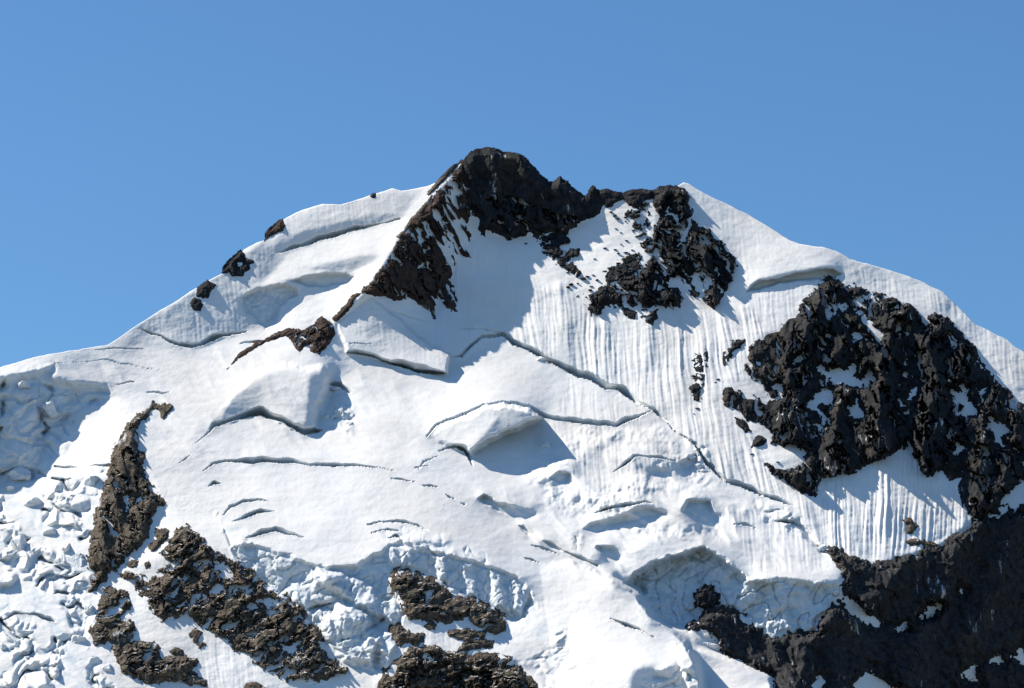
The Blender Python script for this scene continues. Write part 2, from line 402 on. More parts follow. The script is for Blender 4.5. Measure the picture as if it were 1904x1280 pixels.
def bbox_idx(p, u, v, pad):
    x0, y0 = p.min(0)[:2] - pad; x1, y1 = p.max(0)[:2] + pad
    return np.nonzero((u > x0) & (u < x1) & (v > y0) & (v < y1))[0]

def snow_w(u, v):
    """full snow surface; also returns how icy it is"""
    w = face_w(u, v)
    ice = np.zeros(u.shape); crack = np.zeros(u.shape, np.int32)
    w = w + 0.5 * fbm(u * 0.8, v * 1.6, 14, 2, 31) + 0.16 * fbm(u, v, 5, 1, 33)
    for s_, amp, ew, dr in DOMES:
        p = P(s_); ix = bbox_idx(p, u, v, ew + 8); a, b = u[ix], v[ix]
        m = sstep(-0.15 * ew, ew, poly_sd(p, a, b) + (1.5 + 0.25 * ew) * fbm(a, b, 28, 3, 35))
        if dr is not None:
            (ax, ay), (bx, by) = P(dr)
            m = m * np.clip(((a - ax) * (bx - ax) + (b - ay) * (by - ay)) / ((bx - ax) ** 2 + (by - ay) ** 2), 0, 1.25)
        w[ix] -= amp * m
    # runnels on the steep ice walls
    for p, amp in ((FLUTES_MAIN, 1.0), (FLUTES_RIGHT, 1.25)):
        ix = bbox_idx(p, u, v, 20); a, b = u[ix], v[ix]
        m = sstep(-8, 18, poly_sd(p, a, b) + 6 * fbm(a, b, 30, 2, 41))
        s = flute_coord(a, b) + 3.0 * fbm(a, b, 60, 1, 43) + 3.0 * fbm(a, b / 6.0, 45, 2, 44)
        f = -1.5 * np.abs(perlin(s / 14.5, b / 240.0, 45)) ** 0.75 - 1.5 * np.abs(perlin(s / 8.2, b / 150.0, 46)) ** 0.8 - 0.7 * np.abs(perlin(s / 5.0, b / 90.0, 49)) + 2.0 * perlin(s / 37.0, b / 300.0, 47)
        w[ix] += 2.5 * amp * m * f * (0.65 + 0.5 * perlin(a / 60.0, b / 90.0, 48))
    # fine fall-line grooves elsewhere
    for s_, amp in (('250,612 370,535 500,450 520,480 460,560 480,610 390,640 340,648', 0.8), ('640,600 690,560 830,660 832,690 700,660', 0.5),
                    ('1050,700 1180,760 1260,810 1300,900 1180,960 1090,980 1020,800', 1.3), ('1340,940 1470,950 1540,1060 1400,1070', 1.6),
                    ('1280,345 1330,370 1480,455 1400,520 1380,540 1370,480', 0.5), ('1570,490 1760,545 1910,660 1900,740 1780,600 1600,530', 1.2),
                    ('1380,545 1550,510 1450,615 1390,640', 1.2), ('700,560 880,430 960,480 950,630 830,650', 2.0), ('370,1170 470,1230 520,1290 350,1290', 1.0),
                    ('770,1160 870,1155 860,1210 780,1200', 0.8), ('530,350 750,350 745,410 530,470', 0.5)):
        p = P(s_); ix = bbox_idx(p, u, v, 15); a, b = u[ix], v[ix]
        m = sstep(-8, 14, poly_sd(p, a, b))
        s = a - 0.08 * (b - 700) + 2 * fbm(a, b, 50, 1, 53)
        w[ix] += amp * m * (0.9 * np.abs(perlin(s / 9.0, b / 90.0, 55)) + 0.5 * perlin(s / 5.0, b / 60.0, 56) + 1.0 * perlin(s / 28.0, b / 200.0, 57))
    # soft folds where the glacier rolls over the ground below
    for s_, amp in (('980,800 1200,780 1320,880 1480,950 1540,1060 1400,1080 1300,1010 1170,1040 1080,1000 1000,900', 6.5), ('830,880 1000,900 1180,1030 1260,1180 1200,1200 1060,1080 900,980', 4.0),
                    ('250,640 420,620 620,660 800,700 780,860 380,880 280,860', 2.5), ('60,650 260,640 300,740 200,760 120,700', 3.0)):
        p = P(s_); ix = bbox_idx(p, u, v, 12); a, b = u[ix], v[ix]
        m = sstep(-6, 40, poly_sd(p, a, b))
        qa = (a * 0.82 + b * 0.57) + 18 * fbm(a, b, 70, 2, 101); qb = (-a * 0.57 + b * 0.82) + 12 * fbm(a, b, 60, 2, 103)
        n = np.abs(perlin(qa / 150, qb / 46, 105)) * 1.9 + np.abs(perlin(qa / 80, qb / 22, 106)) * 0.55 + 0.08 * perlin(qa / 24, qb / 10, 107)
        w[ix] += amp * m * (n - 0.4)
    # broken ice
    for s_, amp, blue, sc in ICEFALL:
        p = P(s_); ix = bbox_idx(p, u, v, 12); a, b = u[ix], v[ix]
        m = sstep(-6, 22, poly_sd(p, a, b) + 10 * fbm(a, b, 40, 2, 61))
        qa = a + 14 * fbm(a, b, 55, 2, 63); qb = b + 14 * fbm(a, b, 55, 2, 67)
        qa = qa / sc; qb = qb / sc; n1 = np.abs(perlin(qa / 52, qb / 40, 71)); n2 = np.abs(perlin(qa / 24, qb / 20, 72)); n3 = np.abs(perlin(qa / 11, qb / 10, 73))
        gate = 0.05 + 0.95 * sstep(-0.06, 0.22, fbm(a, b, 85, 3, 74))
        gate = np.maximum(gate, 0.7 if sc > 1.5 else 0.0)
        w[ix] += amp * 0.8 * m * gate * sstep(0.085, 0.0, n1 + 0.05 * perlin(a / 9, b / 9, 79)) * sstep(-0.05, 0.2, perlin(a / 34, b / 26, 99))
        w[ix] -= amp * m * gate * (1.7 * n1 + 0.85 * n2 + 0.30 * n3 - 0.7 + 0.34 * facets(qa, qb * 1.2, 44, 75) + 0.07 * facets(qa, qb * 1.3, 20, 76))
        ice[ix] = np.maximum(ice[ix], blue * m * sstep(0.30, 0.02, n1 * 0.6 + n2 * 0.4) * 0.9)
    # ice cliffs: fractured faces
    for p, amp in ((ICE_CLIFF_LEFT, 5.0), (ICE_CLIFF_RIGHT, 9.0), (ICE_WALL_UPPER, 3.0)):
        ix = bbox_idx(p, u, v, 10); a, b = u[ix], v[ix]
        m = sstep(-2, 12, poly_sd(p, a, b) + 4 * fbm(a, b, 24, 2, 81))
        qa = a + 10 * fbm(a, b, 45, 2, 83); qb = b + 10 * fbm(a, b, 45, 2, 87)
        g1 = 0.3 + 0.7 * sstep(-0.2, 0.3, perlin(a / 80, b / 70, 84))
        n = np.abs(perlin(qa / 62, qb / 90, 85)) * 2.4 + (np.abs(perlin(qa / 26, qb / 46, 86)) * 1.5 + facets(qa, qb, 34, 82) * 0.45 + np.abs(perlin(qa / 11, qb / 15, 88)) * 0.6) * g1 + facets(a, b, 11, 83) * 0.08 + 0.22 * fbm(a, b, 8, 2, 80)
        cr = sstep(0.06, 0.0, np.abs(perlin(qa / 34 + qb / 60, qb / 46 - qa / 90, 89)))
        w[ix] += -amp * m * n + 0.7 * amp * m * cr
        ice[ix] = np.maximum(ice[ix], m * (0.55 + 0.45 * np.clip(fbm(a, b, 40, 3, 90) + 0.3, 0, 1)))
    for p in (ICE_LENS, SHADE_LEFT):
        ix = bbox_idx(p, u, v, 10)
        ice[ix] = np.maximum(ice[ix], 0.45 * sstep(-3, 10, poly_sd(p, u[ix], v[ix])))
    # cracks: behind the lower lip the surface drops back, the wall above it leans out again
    for ci, (s_, k) in enumerate(CREV):
        p = P(s_)
        ix = bbox_idx(p, u, v, 18); a, b = u[ix], v[ix]
        jit = 2.2 * fbm(a, b, 34, 3, 95, 0.45)
        t, pos = line_dist(p, a, b + jit)
        h = np.interp(pos, np.arange(len(p)), p[:, 2]) * 1.15
        h = h * np.clip(1 + 0.3 * perlin(a / 24.0, b * 0 + 0.3, 97) + 0.75 * perlin(a / 55.0, b * 0 + 0.7, 98), 0.15, 2)
        f = np.where((t >= 0) & (t < h), 1 - t / np.maximum(h, 0.1), 0.0)
        edge = (pos > 0.001) & (pos < len(p) - 1.001)
        w[ix] += np.where(edge, 1.25 * k * h * f, 0.0)
        crack[ix] = np.where(edge & (f > 0) & (h > 1.2), ci + 1, crack[ix])
        w[ix] -= np.where(edge, 0.25 * h * np.exp(-np.maximum(-t, 0) / 4.0) * (t < 0), 0.0)
        ice[ix] = np.maximum(ice[ix], np.where(edge & (t > -1) & (t < h + 1), 0.55 * sstep(2, 7, h), 0.0))
    return w, ice, crack

# ---------------------------------------------------------------- materials
def new_mat(name):
    m = bpy.data.materials.new(name); m.use_nodes = True
    nt = m.node_tree
    b = nt.nodes['Principled BSDF']
    return m, nt, b
def nd(nt, t, **kw):
    n = nt.nodes.new(t)
    for k, v in kw.items():
        if k in n.inputs: n.inputs[k].default_value = v
        else: setattr(n, k, v)
    return n
def mixc(nt, fac, a, b):
    m = nt.nodes.new('ShaderNodeMix'); m.data_type = 'RGBA'
    for s, x in ((0, fac), (6, a), (7, b)):
        if hasattr(x, 'is_linked'): nt.links.new(x, m.inputs[s])
        else: m.inputs[s].default_value = x
    return m.outputs[2]
def ramp(nt, x, lo, hi):
    r = nt.nodes.new('ShaderNodeMapRange'); r.inputs[1].default_value = lo; r.inputs[2].default_value = hi
    nt.links.new(x, r.inputs[0]); return r.outputs[0]

def snow_material():
    m, nt, b = new_mat('snow')
    tc = nd(nt, 'ShaderNodeTexCoord')
    at = nd(nt, 'ShaderNodeAttribute', attribute_name='ice')
    n1 = nd(nt, 'ShaderNodeTexNoise', Scale=0.006, Detail=5.0, Roughness=0.6)
    n2 = nd(nt, 'ShaderNodeTexNoise', Scale=0.06, Detail=6.0, Roughness=0.65)
    n3 = nd(nt, 'ShaderNodeTexNoise', Scale=0.25, Detail=4.0, Roughness=0.6)
    for n in (n1, n2, n3): nt.links.new(tc.outputs['Object'], n.inputs['Vector'])
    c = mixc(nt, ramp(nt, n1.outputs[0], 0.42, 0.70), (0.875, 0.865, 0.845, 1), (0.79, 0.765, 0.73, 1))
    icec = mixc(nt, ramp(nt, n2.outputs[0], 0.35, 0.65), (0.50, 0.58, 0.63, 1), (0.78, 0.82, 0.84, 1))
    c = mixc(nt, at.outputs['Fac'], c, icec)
    nt.links.new(c, b.inputs['Base Color'])
    b.inputs['Roughness'].default_value = 0.75
    b.inputs['Specular IOR Level'].default_value = 0.2
    bm = nd(nt, 'ShaderNodeBump', Strength=0.35, Distance=1.0)
    nt.links.new(n3.outputs[0], bm.inputs['Height']); nt.links.new(bm.outputs[0], b.inputs['Normal'])
    return m
SNOW = snow_material()

def rock_material(name, c0, c1, c2, dust):
    m, nt, b = new_mat(name)
    tc = nd(nt, 'ShaderNodeTexCoord')
    geo = nd(nt, 'ShaderNodeNewGeometry')
    n1 = nd(nt, 'ShaderNodeTexNoise', Scale=0.012, Detail=6.0, Roughness=0.65)
    n2 = nd(nt, 'ShaderNodeTexNoise', Scale=0.09, Detail=8.0, Roughness=0.7)
    n3 = nd(nt, 'ShaderNodeTexNoise', Scale=0.09, Detail=6.0, Roughness=0.75)
    for n in (n1, n2, n3): nt.links.new(tc.outputs['Object'], n.inputs['Vector'])
    n4 = nd(nt, 'ShaderNodeTexNoise', Scale=0.30, Detail=5.0, Roughness=0.7)
    nt.links.new(tc.outputs['Object'], n4.inputs['Vector'])
    av = nd(nt, 'ShaderNodeMath', operation='MULTIPLY_ADD'); av.inputs[1].default_value = 0.6
    nt.links.new(n4.outputs[0], av.inputs[0]); nt.links.new(n2.outputs[0], av.inputs[2])
    c = mixc(nt, ramp(nt, av.outputs[0], 0.62, 0.98), c0, c1)
    c = mixc(nt, ramp(nt, n1.outputs[0], 0.54, 0.72), c, c2)
    # thin snow plastered down the runnels
    mp_ = nd(nt, 'ShaderNodeMapping'); mp_.inputs['Scale'].default_value = (1.0, 0.5, 0.22); mp_.inputs['Rotation'].default_value = (0, 0.35, 0)
    n5 = nd(nt, 'ShaderNodeTexNoise', Scale=0.11, Detail=5.0, Roughness=0.7)
    n6 = nd(nt, 'ShaderNodeTexNoise', Scale=0.011, Detail=2.0)
    nt.links.new(tc.outputs['Object'], mp_.inputs[0]); nt.links.new(mp_.outputs[0], n5.inputs['Vector']); nt.links.new(tc.outputs['Object'], n6.inputs['Vector'])
    a6 = nd(nt, 'ShaderNodeMath', operation='MULTIPLY_ADD'); a6.inputs[1].default_value = 0.7
    nt.links.new(n6.outputs[0], a6.inputs[0]); nt.links.new(n5.outputs[0], a6.inputs[2])
    c = mixc(nt, ramp(nt, a6.outputs[0], 1.02, 1.10), c, (0.55, 0.57, 0.60, 1))
    # snow lying on the flatter ledges
    sx = nd(nt, 'ShaderNodeSeparateXYZ'); nt.links.new(geo.outputs['Normal'], sx.inputs[0])
    ad = nd(nt, 'ShaderNodeMath', operation='MULTIPLY_ADD'); ad.inputs[1].default_value = 0.9; 
    nt.links.new(n3.outputs[0], ad.inputs[0]); nt.links.new(sx.outputs[2], ad.inputs[2])
    c = mixc(nt, ramp(nt, ad.outputs[0], dust, dust + 0.05), c, (0.84, 0.84, 0.84, 1))
    nt.links.new(c, b.inputs['Base Color'])
    b.inputs['Roughness'].default_value = 0.85
    b.inputs['Specular IOR Level'].default_value = 0.08
    bm = nd(nt, 'ShaderNodeBump', Strength=0.8, Distance=3.0)
    nt.links.new(n2.outputs[0], bm.inputs['Height']); nt.links.new(bm.outputs[0], b.inputs['Normal'])
    return m
ROCK_DARK = rock_material('dark_rock', (0.010, 0.012, 0.016, 1), (0.047, 0.046, 0.046, 1), (0.075, 0.063, 0.049, 1), 1.45)
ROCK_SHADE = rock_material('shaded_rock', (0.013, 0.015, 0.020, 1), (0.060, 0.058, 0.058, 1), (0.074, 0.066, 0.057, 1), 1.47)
ROCK_RED = rock_material('reddish_rock', (0.035, 0.025, 0.023, 1), (0.085, 0.058, 0.046, 1), (0.10, 0.075, 0.05, 1), 1.40)
ROCK_BROWN = rock_material('brown_rock', (0.030, 0.026, 0.023, 1), (0.165, 0.135, 0.102, 1), (0.20, 0.165, 0.12, 1), 1.40)

# ---------------------------------------------------------------- mesh helpers
def make_obj(name, verts, quads, mat, smooth=True, attr=None, parent=None):
    me = bpy.data.meshes.new(name)
    quads = np.asarray(quads, dtype=np.int32)
    me.vertices.add(len(verts)); me.vertices.foreach_set('co', np.asarray(verts, dtype=np.float32).ravel())
    k = quads.shape[1]
    me.loops.add(quads.size); me.loops.foreach_set('vertex_index', quads.ravel())
    me.polygons.add(len(quads))
    me.polygons.foreach_set('loop_start', np.arange(0, quads.size, k, dtype=np.int32))
    me.polygons.foreach_set('loop_total', np.full(len(quads), k, dtype=np.int32))
    me.polygons.foreach_set('use_smooth', np.full(len(quads), smooth, dtype=bool))
    if attr is not None:
        a = me.attributes.new('ice', 'FLOAT', 'POINT'); a.data.foreach_set('value', attr.astype(np.float32))
    me.update(calc_edges=True)
    me.materials.append(mat)
    o = bpy.data.objects.new(name, me); COL.objects.link(o)
    if parent: o.parent = parent
    return o
def tag(o, label=None, cat=None, group=None, kind=None):
    if label: o['label'] = label
    if cat: o['category'] = cat
    if group: o['group'] = group
    if kind: o['kind'] = kind
    return o
def recentre(o):
    """put the object's origin at the middle of its base"""
    me = o.data
    co = np.empty(len(me.vertices) * 3, np.float32); me.vertices.foreach_get('co', co); co = co.reshape(-1, 3)
    c = np.array([(co[:, 0].min() + co[:, 0].max()) / 2, (co[:, 1].min() + co[:, 1].max()) / 2, co[:, 2].min()])
    me.vertices.foreach_set('co', (co - c).astype(np.float32).ravel()); me.update()
    o.location = c
    return o

# ---------------------------------------------------------------- rocks: data
R12_HOLES = ['1584,545 1591,560 1604,585 1623,604 1645,619 1638,646 1622,626 1603,602 1590,577',
 '1513,680 1525,678 1541,690 1552,684 1573,690 1582,675 1592,677 1590,700 1604,705 1620,688 1630,706 1612,712 1600,721 1580,714 1556,716 1545,704 1535,712 1530,700',
 '1512,742 1530,725 1545,723 1557,738 1545,752 1530,750 1522,757 1532,770 1545,790 1535,788 1518,766 1502,768 1503,750',
 '1594,733 1600,755 1607,775 1592,781 1577,773 1576,757 1588,751', '1471,677 1497,652 1492,668 1478,679', '1689,742 1700,717 1710,714 1703,735 1692,744',
 '1767,725 1785,728 1787,715 1799,722 1800,745 1813,752 1815,770 1800,777 1785,770 1790,755 1775,740', '1817,727 1833,721 1828,735 1819,743',
 '1838,775 1850,780 1872,790 1877,803 1862,815 1871,830 1860,833 1847,812', '1888,832 1906,845 1906,862 1893,846',
 '1862,930 1880,910 1910,890 1910,937 1880,944 1860,938', '1857,945 1875,939 1879,956 1864,958', '1667,601 1676,599 1673,619 1665,619',
 '1713,601 1725,591 1739,603 1728,606', '1586,614 1600,621 1609,631 1586,631', '1559,562 1579,572 1562,579', '1603,549 1621,552 1610,559',
 '1774,844 1785,827 1799,829 1789,843', '1436,719 1450,709 1463,729 1450,736', '1478,830 1490,828 1500,850 1490,866 1479,850',
 '1381,702 1400,712 1425,725 1437,742 1409,741 1381,741 1378,722', '1404,672 1418,675 1412,682', '1540,700 1560,705 1548,712']
R20_HOLES = ['1574,1106 1599,1130 1627,1145 1640,1168 1627,1169 1607,1157 1584,1145 1562,1117', '1708,1148 1725,1126 1753,1124 1740,1141 1715,1152',
 '1661,1171 1685,1156 1689,1169 1670,1175', '1584,1276 1605,1253 1640,1260 1660,1273 1695,1292 1695,1330 1584,1330', '1783,1251 1818,1232 1816,1255 1824,1272 1800,1267',
 '1840,1233 1862,1210 1866,1233', '1876,1223 1900,1206 1915,1225 1900,1234', '1510,1276 1525,1256 1535,1265 1520,1295', '1782,1097 1787,1091 1793,1097 1787,1103', '1612,1246 1625,1241 1623,1252']
R32_HOLES = ['376,1106 390,1095 415,1086 421,1095 395,1106 380,1113', '432,1092 450,1094 471,1098 460,1106 440,1103', '396,1044 410,1039 426,1055 433,1076 418,1077 404,1061',
 '455,1126 470,1119 479,1130 470,1139', '485,1114 505,1116 513,1127 495,1127', '320,1107 328,1094 332,1103 324,1113', '336,1126 345,1113 350,1119 342,1128',
 '518,1195 540,1199 561,1210 545,1217 524,1206', '365,1108 372,1104 374,1110 368,1113']
ROCKS = [
 dict(name='summit_rock', label='big dark rock block forming the highest summit', cat='rock face', skyl=True, mat='D', H=13, rug=12, lam=52, ang=-62, ani=2.2, en=2.5, spl=0.2,
  ribs=(('912,272 925,320 915,360 905,425', 17, 18), ('960,290 985,340 975,390 950,446', 16, 20), ('1041,328 1050,370 1035,432', 15, 20, 'pinnacle'), ('990,306 1010,360 1005,430', 12, 16), ('1101,346 1085,380 1070,415', 10, 14, 'pinnacle')),
  outline='859,300 878,281 890,278 900,276 912,274 925,278 936,284 948,283 959,285 970,288 980,295 990,306 1003,322 1022,339 1030,337 1036,333 1041,327 1046,333 1056,336 1062,346 1075,356 1087,364 1093,358 1097,349 1101,346 1108,348 1110,356 1120,372 1117,394 1103,403 1075,415 1060,428 1056,438 1028,431 1003,437 999,448 990,431 978,431 976,438 960,443 944,446 931,437 915,431 903,428 901,438 895,436 890,426 894,403 880,400 872,394 868,370 864,341'),
 dict(name='rock_outcrop', label='broken dark rock spur hanging below the summit block into the shaded snow', cat='rock outcrop', mat='D', H=8, rug=7, lam=26, en=5, spl=1.0,
  outline='1003,432 1052,430 1058,445 1060,470 1072,456 1076,470 1060,480 1052,492 1072,492 1082,508 1072,514 1054,505 1044,497 1034,483 1016,477 1005,464'),
 dict(name='rock_ridge', label='long reddish brown rock flank of the arete running down left from the summit', cat='rock ridge', mat='R', H=13, rug=10, lam=42, ang=-58, ani=3.2, en=3.5, streak=(0.52, 0.12, '862,306 800,385 775,430 800,480 835,520 800,540 812,590 860,590 890,480 880,370'), spl=0.4,
  outline='861,304 848,318 826,342 803,371 772,402 747,440 722,483 702,509 676,541 690,549 715,555 745,556 770,558 790,572 808,589 803,568 815,560 836,574 850,580 846,556 836,520 845,492 838,470 852,470 875,477 866,452 874,438 868,410 875,396 868,345'),
 dict(name='rock_rib', label='thin sunlit brown rock edge along the upper arete beside the white snow strip', cat='rock ridge', mat='B', H=5, rug=3, lam=18, en=1.2, skyl=True,
  outline='856,302 842,308 826,322 808,342 794,361 797,364 812,350 830,332 846,314'),
 dict(name='rock_rib', label='thin sunlit brown rock edge along the middle of the arete above the reddish flank', cat='rock ridge', mat='B', H=5, rug=3, lam=18, en=1.4,
  outline='803,363 786,384 768,403 752,428 738,440 744,443 762,421 782,398 800,374'),
 dict(name='rock_rib', label='narrow brown rock edge continuing down the arete to the small dark ridge block', cat='rock ridge', mat='R', H=6, rug=4, lam=18, en=2.2,
  outline='674,543 660,548 648,560 636,575 620,592 626,597 640,583 655,566 662,554'),
 dict(name='rock_ridge', label='dark jagged rock ridge at the foot of the arete with a tail pointing down left', cat='rock ridge', mat='R', H=9, rug=8, lam=28, en=2.0, spl=0.15,
  outline='598,591 607,596 619,603 620,622 610,642 600,652 591,660 580,652 575,640 565,645 556,656 550,645 544,638 536,628 528,624 515,630 503,633 492,636 481,644 450,662 422,687 447,656 487,633 512,621 537,611 559,616 581,606 591,595'),
 dict(name='rock_outcrop', label='uppermost dark rock on the left skyline beside the snow shoulder', cat='rock outcrop', mat='R', H=10, rug=6, lam=20, en=1.5, skyl=True,
  outline='525,407 530,420 524,429 512,433 500,441 491,449 492,436 498,426 508,419 517,410'),
 dict(name='rock_outcrop', label='middle dark rock on the left skyline with a small snow patch in it', cat='rock outcrop', mat='D', H=10, rug=6, lam=20, en=2.0, skyl=True, holes=['440,488 452,484 456,492 450,500 440,498'],
  outline='447,464 454,472 453,479 471,487 459,491 464,499 453,504 450,513 432,514 425,508 412,508 415,495 424,484 437,474'),
 dict(name='rock_outcrop', label='lower dark rock on the left skyline above two small slabs', cat='rock outcrop', mat='D', H=8, rug=5, lam=18, en=1.8, skyl=True, outline='386,521 400,531 393,538 386,553 366,551 367,535 378,526'),
 dict(name='rock_outcrop', label='small flat dark slabs lowest in the left skyline row of rocks', cat='rock outcrop', mat='D', H=5, rug=4, lam=14, en=2.5, outline='362,553 377,567 372,578 357,571 355,560'),
 dict(name='rock', label='tiny dark rock tip poking over the left snow crest', cat='rock', mat='D', H=4, rug=2, lam=10, en=0.8, skyl=True, outline='688,366 691,361 698,359 699,365 694,369'),
 dict(name='rock_outcrop', label='low dark rock crest between the summit notch and the second top', cat='rock outcrop', mat='D', H=7, rug=5, lam=18, en=2.0, skyl=True, spl=0.6, outline='1108,352 1116,354 1125,351 1140,356 1156,358 1160,370 1142,378 1128,384 1116,376'),
 dict(name='rock_outcrop', label='dark rock cap on the crest left of the main crag', cat='rock outcrop', mat='D', H=7, rug=5, lam=18, en=2.5, skyl=True, spl=0.4, outline='1152,362 1162,357 1190,351 1213,355 1213,370 1196,374 1188,388 1174,384 1160,372'),
 dict(name='rock_buttress', label='large dark crag under the second top descending in broken steps to the ice wall', cat='rock face', mat='D', H=14, rug=12, lam=42, ang=-55, ani=1.8, en=5, skyl=True, spl=0.95,
  ribs=(('1240,346 1225,410 1210,490 1195,560', 22, 20), ('1272,358 1270,420 1260,500 1240,560', 20, 22), ('1316,430 1310,480 1325,560', 24, 26)),
  holes=['1236,385 1244,372 1243,400 1234,396', '1281,408 1286,420 1272,452 1260,458 1268,440', '1216,462 1212,480 1228,440 1226,430', '1218,500 1240,525 1258,535 1262,545 1238,520 1220,510', '1310,520 1320,512 1325,530 1315,540', '1332,500 1340,505 1337,515', '1242,395 1262,400 1270,420 1258,412', '1332,525 1346,542 1340,545'],
  outline='1213,356 1222,347 1240,345 1259,345 1275,358 1287,387 1294,416 1316,428 1331,444 1353,466 1370,487 1369,506 1353,537 1341,556 1325,573 1309,560 1308,541 1298,528 1300,548 1292,557 1282,545 1284,530 1270,515 1259,512 1234,525 1255,538 1269,556 1266,576 1244,569 1225,570 1205,566 1175,566 1144,572 1119,572 1119,584 1100,588 1094,572 1075,551 1103,547 1128,531 1150,516 1184,512 1187,503 1203,487 1216,475 1212,456 1219,425 1231,403 1216,381'),
 dict(name='rock_outcrop', label='scattered dark rocks and snow just left of the large crag below the second top', cat='rock outcrop', mat='D', H=6, rug=5, lam=18, en=6, spl=1.8, outline='1172,376 1190,366 1206,385 1208,398 1200,402 1214,425 1210,452 1214,472 1200,470 1187,447 1178,422 1185,407 1168,400'),
 dict(name='rock_outcrop', label='ragged dark slivers of rock on the snow between the shaded bowl and the large crag', cat='rock outcrop', mat='D', H=5, rug=5, lam=16, ang=10, ani=2.2, en=7, spl=1.15, outline='1126,508 1150,484 1170,466 1186,472 1192,500 1165,520 1130,520'),
 dict(name='rock_outcrop', label='snow capped dark block under the bottom of the large crag', cat='rock outcrop', mat='D', H=9, rug=6, lam=20, en=2.5, spl=0.6, outline='1200,560 1216,560 1223,575 1221,590 1213,606 1200,601 1189,590 1194,572'),
 dict(name='rock_outcrop', label='small flat dark rock left of the snow capped block', cat='rock outcrop', mat='D', H=5, rug=4, lam=14, en=3, outline='1158,573 1184,580 1182,595 1170,591 1160,584'),
 dict(name='rock_outcrop', label='slender vertical chain of dark rocks in the middle of the fluted ice wall', cat='rock outcrop', mat='D', H=5, rug=5, lam=16, en=5, spl=0.6, outline='1303,640 1320,653 1322,672 1314,692 1310,715 1300,742 1284,748 1281,722 1291,702 1288,680 1293,660'),
 dict(name='rock_outcrop', label='small dark rock rib between the rock chain and the right buttress', cat='rock outcrop', mat='D', H=7, rug=5, lam=18, en=3, spl=0.5, outline='1354,631 1384,634 1376,648 1363,656 1358,673 1347,681 1339,668 1346,654 1358,645'),
 dict(name='rock_buttress', label='huge dark rock buttress with snow patches on the right side', cat='rock face', mat='D', smooth=True, H=14, rug=15, lam=66, ang=-76, ani=3.0, en=4.5, spl=0.35, holes=R12_HOLES,
  ribs=(('1690,566 1668,600 1650,640 1636,690 1636,740 1630,800 1640,850', 46, 34), ('1740,580 1728,640 1740,720 1720,800 1715,870', 40, 36), ('1538,520 1510,590 1482,660 1468,700 1470,780 1490,880', 40, 34), ('1565,640 1540,680 1560,740 1550,850 1560,888', 26, 30), ('1800,634 1775,700 1790,780 1760,850', 26, 30), ('1850,705 1842,760 1822,850 1830,930', 28, 30), ('1590,535 1610,620 1600,680', 20, 22), ('1890,745 1885,830 1850,930', 22, 26)),
  outline='1513,537 1526,530 1541,519 1560,521 1573,533 1591,533 1623,544 1654,553 1674,562 1656,574 1654,581 1679,566 1698,571 1716,587 1722,595 1738,580 1760,591 1779,612 1801,634 1816,653 1835,687 1845,703 1873,728 1904,750 1990,850 1990,955 1904,951 1860,958 1808,968 1795,944 1785,917 1783,893 1767,893 1752,876 1735,882 1716,884 1705,854 1677,835 1638,854 1600,874 1584,885 1558,884 1537,890 1529,896 1516,924 1494,919 1462,898 1437,885 1425,863 1441,872 1462,874 1484,870 1492,850 1497,838 1478,825 1456,829 1437,820 1431,800 1406,784 1384,776 1369,753 1355,755 1343,743 1343,726 1356,721 1380,732 1385,742 1409,742 1416,753 1441,744 1466,737 1440,740 1425,725 1400,706 1387,694 1386,681 1394,655 1404,637 1416,630 1448,618 1466,600 1488,584 1488,572 1504,553'),
 dict(name='boulder', label='lone rounded dark boulder on the fluted ice left of the big buttress foot', cat='boulder', mat='D', H=8, rug=4, lam=20, en=1.2, outline='1405,814 1415,810 1425,818 1421,828 1406,832 1396,833 1400,822'),
 dict(name='rock_outcrop', label='small dark rock strip just above the lone boulder', cat='rock outcrop', mat='D', H=6, rug=4, lam=16, en=2, outline='1367,777 1385,784 1396,801 1385,803 1370,788'),
 dict(name='rock_slope', label='shaded dark rock slope filling the lower right corner below the fluted icefield', cat='rock face', mat='S', smooth=True, H=14, rug=13, lam=38, ang=-60, ani=2.6, en=6, spl=-0.1, ribs=(('1700,1030 1640,1100 1560,1160', 24, 34), ('1800,990 1760,1080 1700,1200 1680,1300', 30, 40), ('1890,960 1860,1080 1800,1180', 30, 40), ('1545,1140 1500,1200 1480,1290', 22, 30)), holes=R20_HOLES,
  outline='1541,1016 1560,1021 1580,1033 1623,1047 1654,1040 1713,1026 1748,1014 1771,996 1802,984 1808,969 1860,959 1904,952 1990,956 1990,1340 1442,1340 1436,1262 1391,1236 1344,1217 1328,1189 1312,1174 1281,1170 1306,1152 1319,1136 1344,1133 1372,1142 1384,1155 1406,1167 1443,1187 1478,1178 1521,1175 1517,1155 1541,1131 1570,1118 1568,1090 1568,1061 1550,1040'),
 dict(name='rock', label='round nearly black patch in the shaded right ice cliff', cat='rock', mat='D', H=5, rug=5, lam=16, en=5.5, outline='1293,1107 1305,1097 1322,1099 1333,1113 1331,1123 1315,1131 1298,1123'),  # nearly black patch in the ice cliff, built like the rock sheets
 dict(name='rock_outcrop', label='upper brown rock in the right fluted icefield', cat='rock outcrop', mat='B', H=6, rug=4, lam=16, en=2, outline='1677,967 1695,964 1711,978 1696,993 1686,990 1688,976'),
 dict(name='rock_outcrop', label='lower long brown rock at the edge of the right fluted icefield', cat='rock outcrop', mat='B', H=6, rug=4, lam=16, en=2, outline='1680,1008 1705,999 1726,1005 1749,1015 1722,1018 1690,1013'),
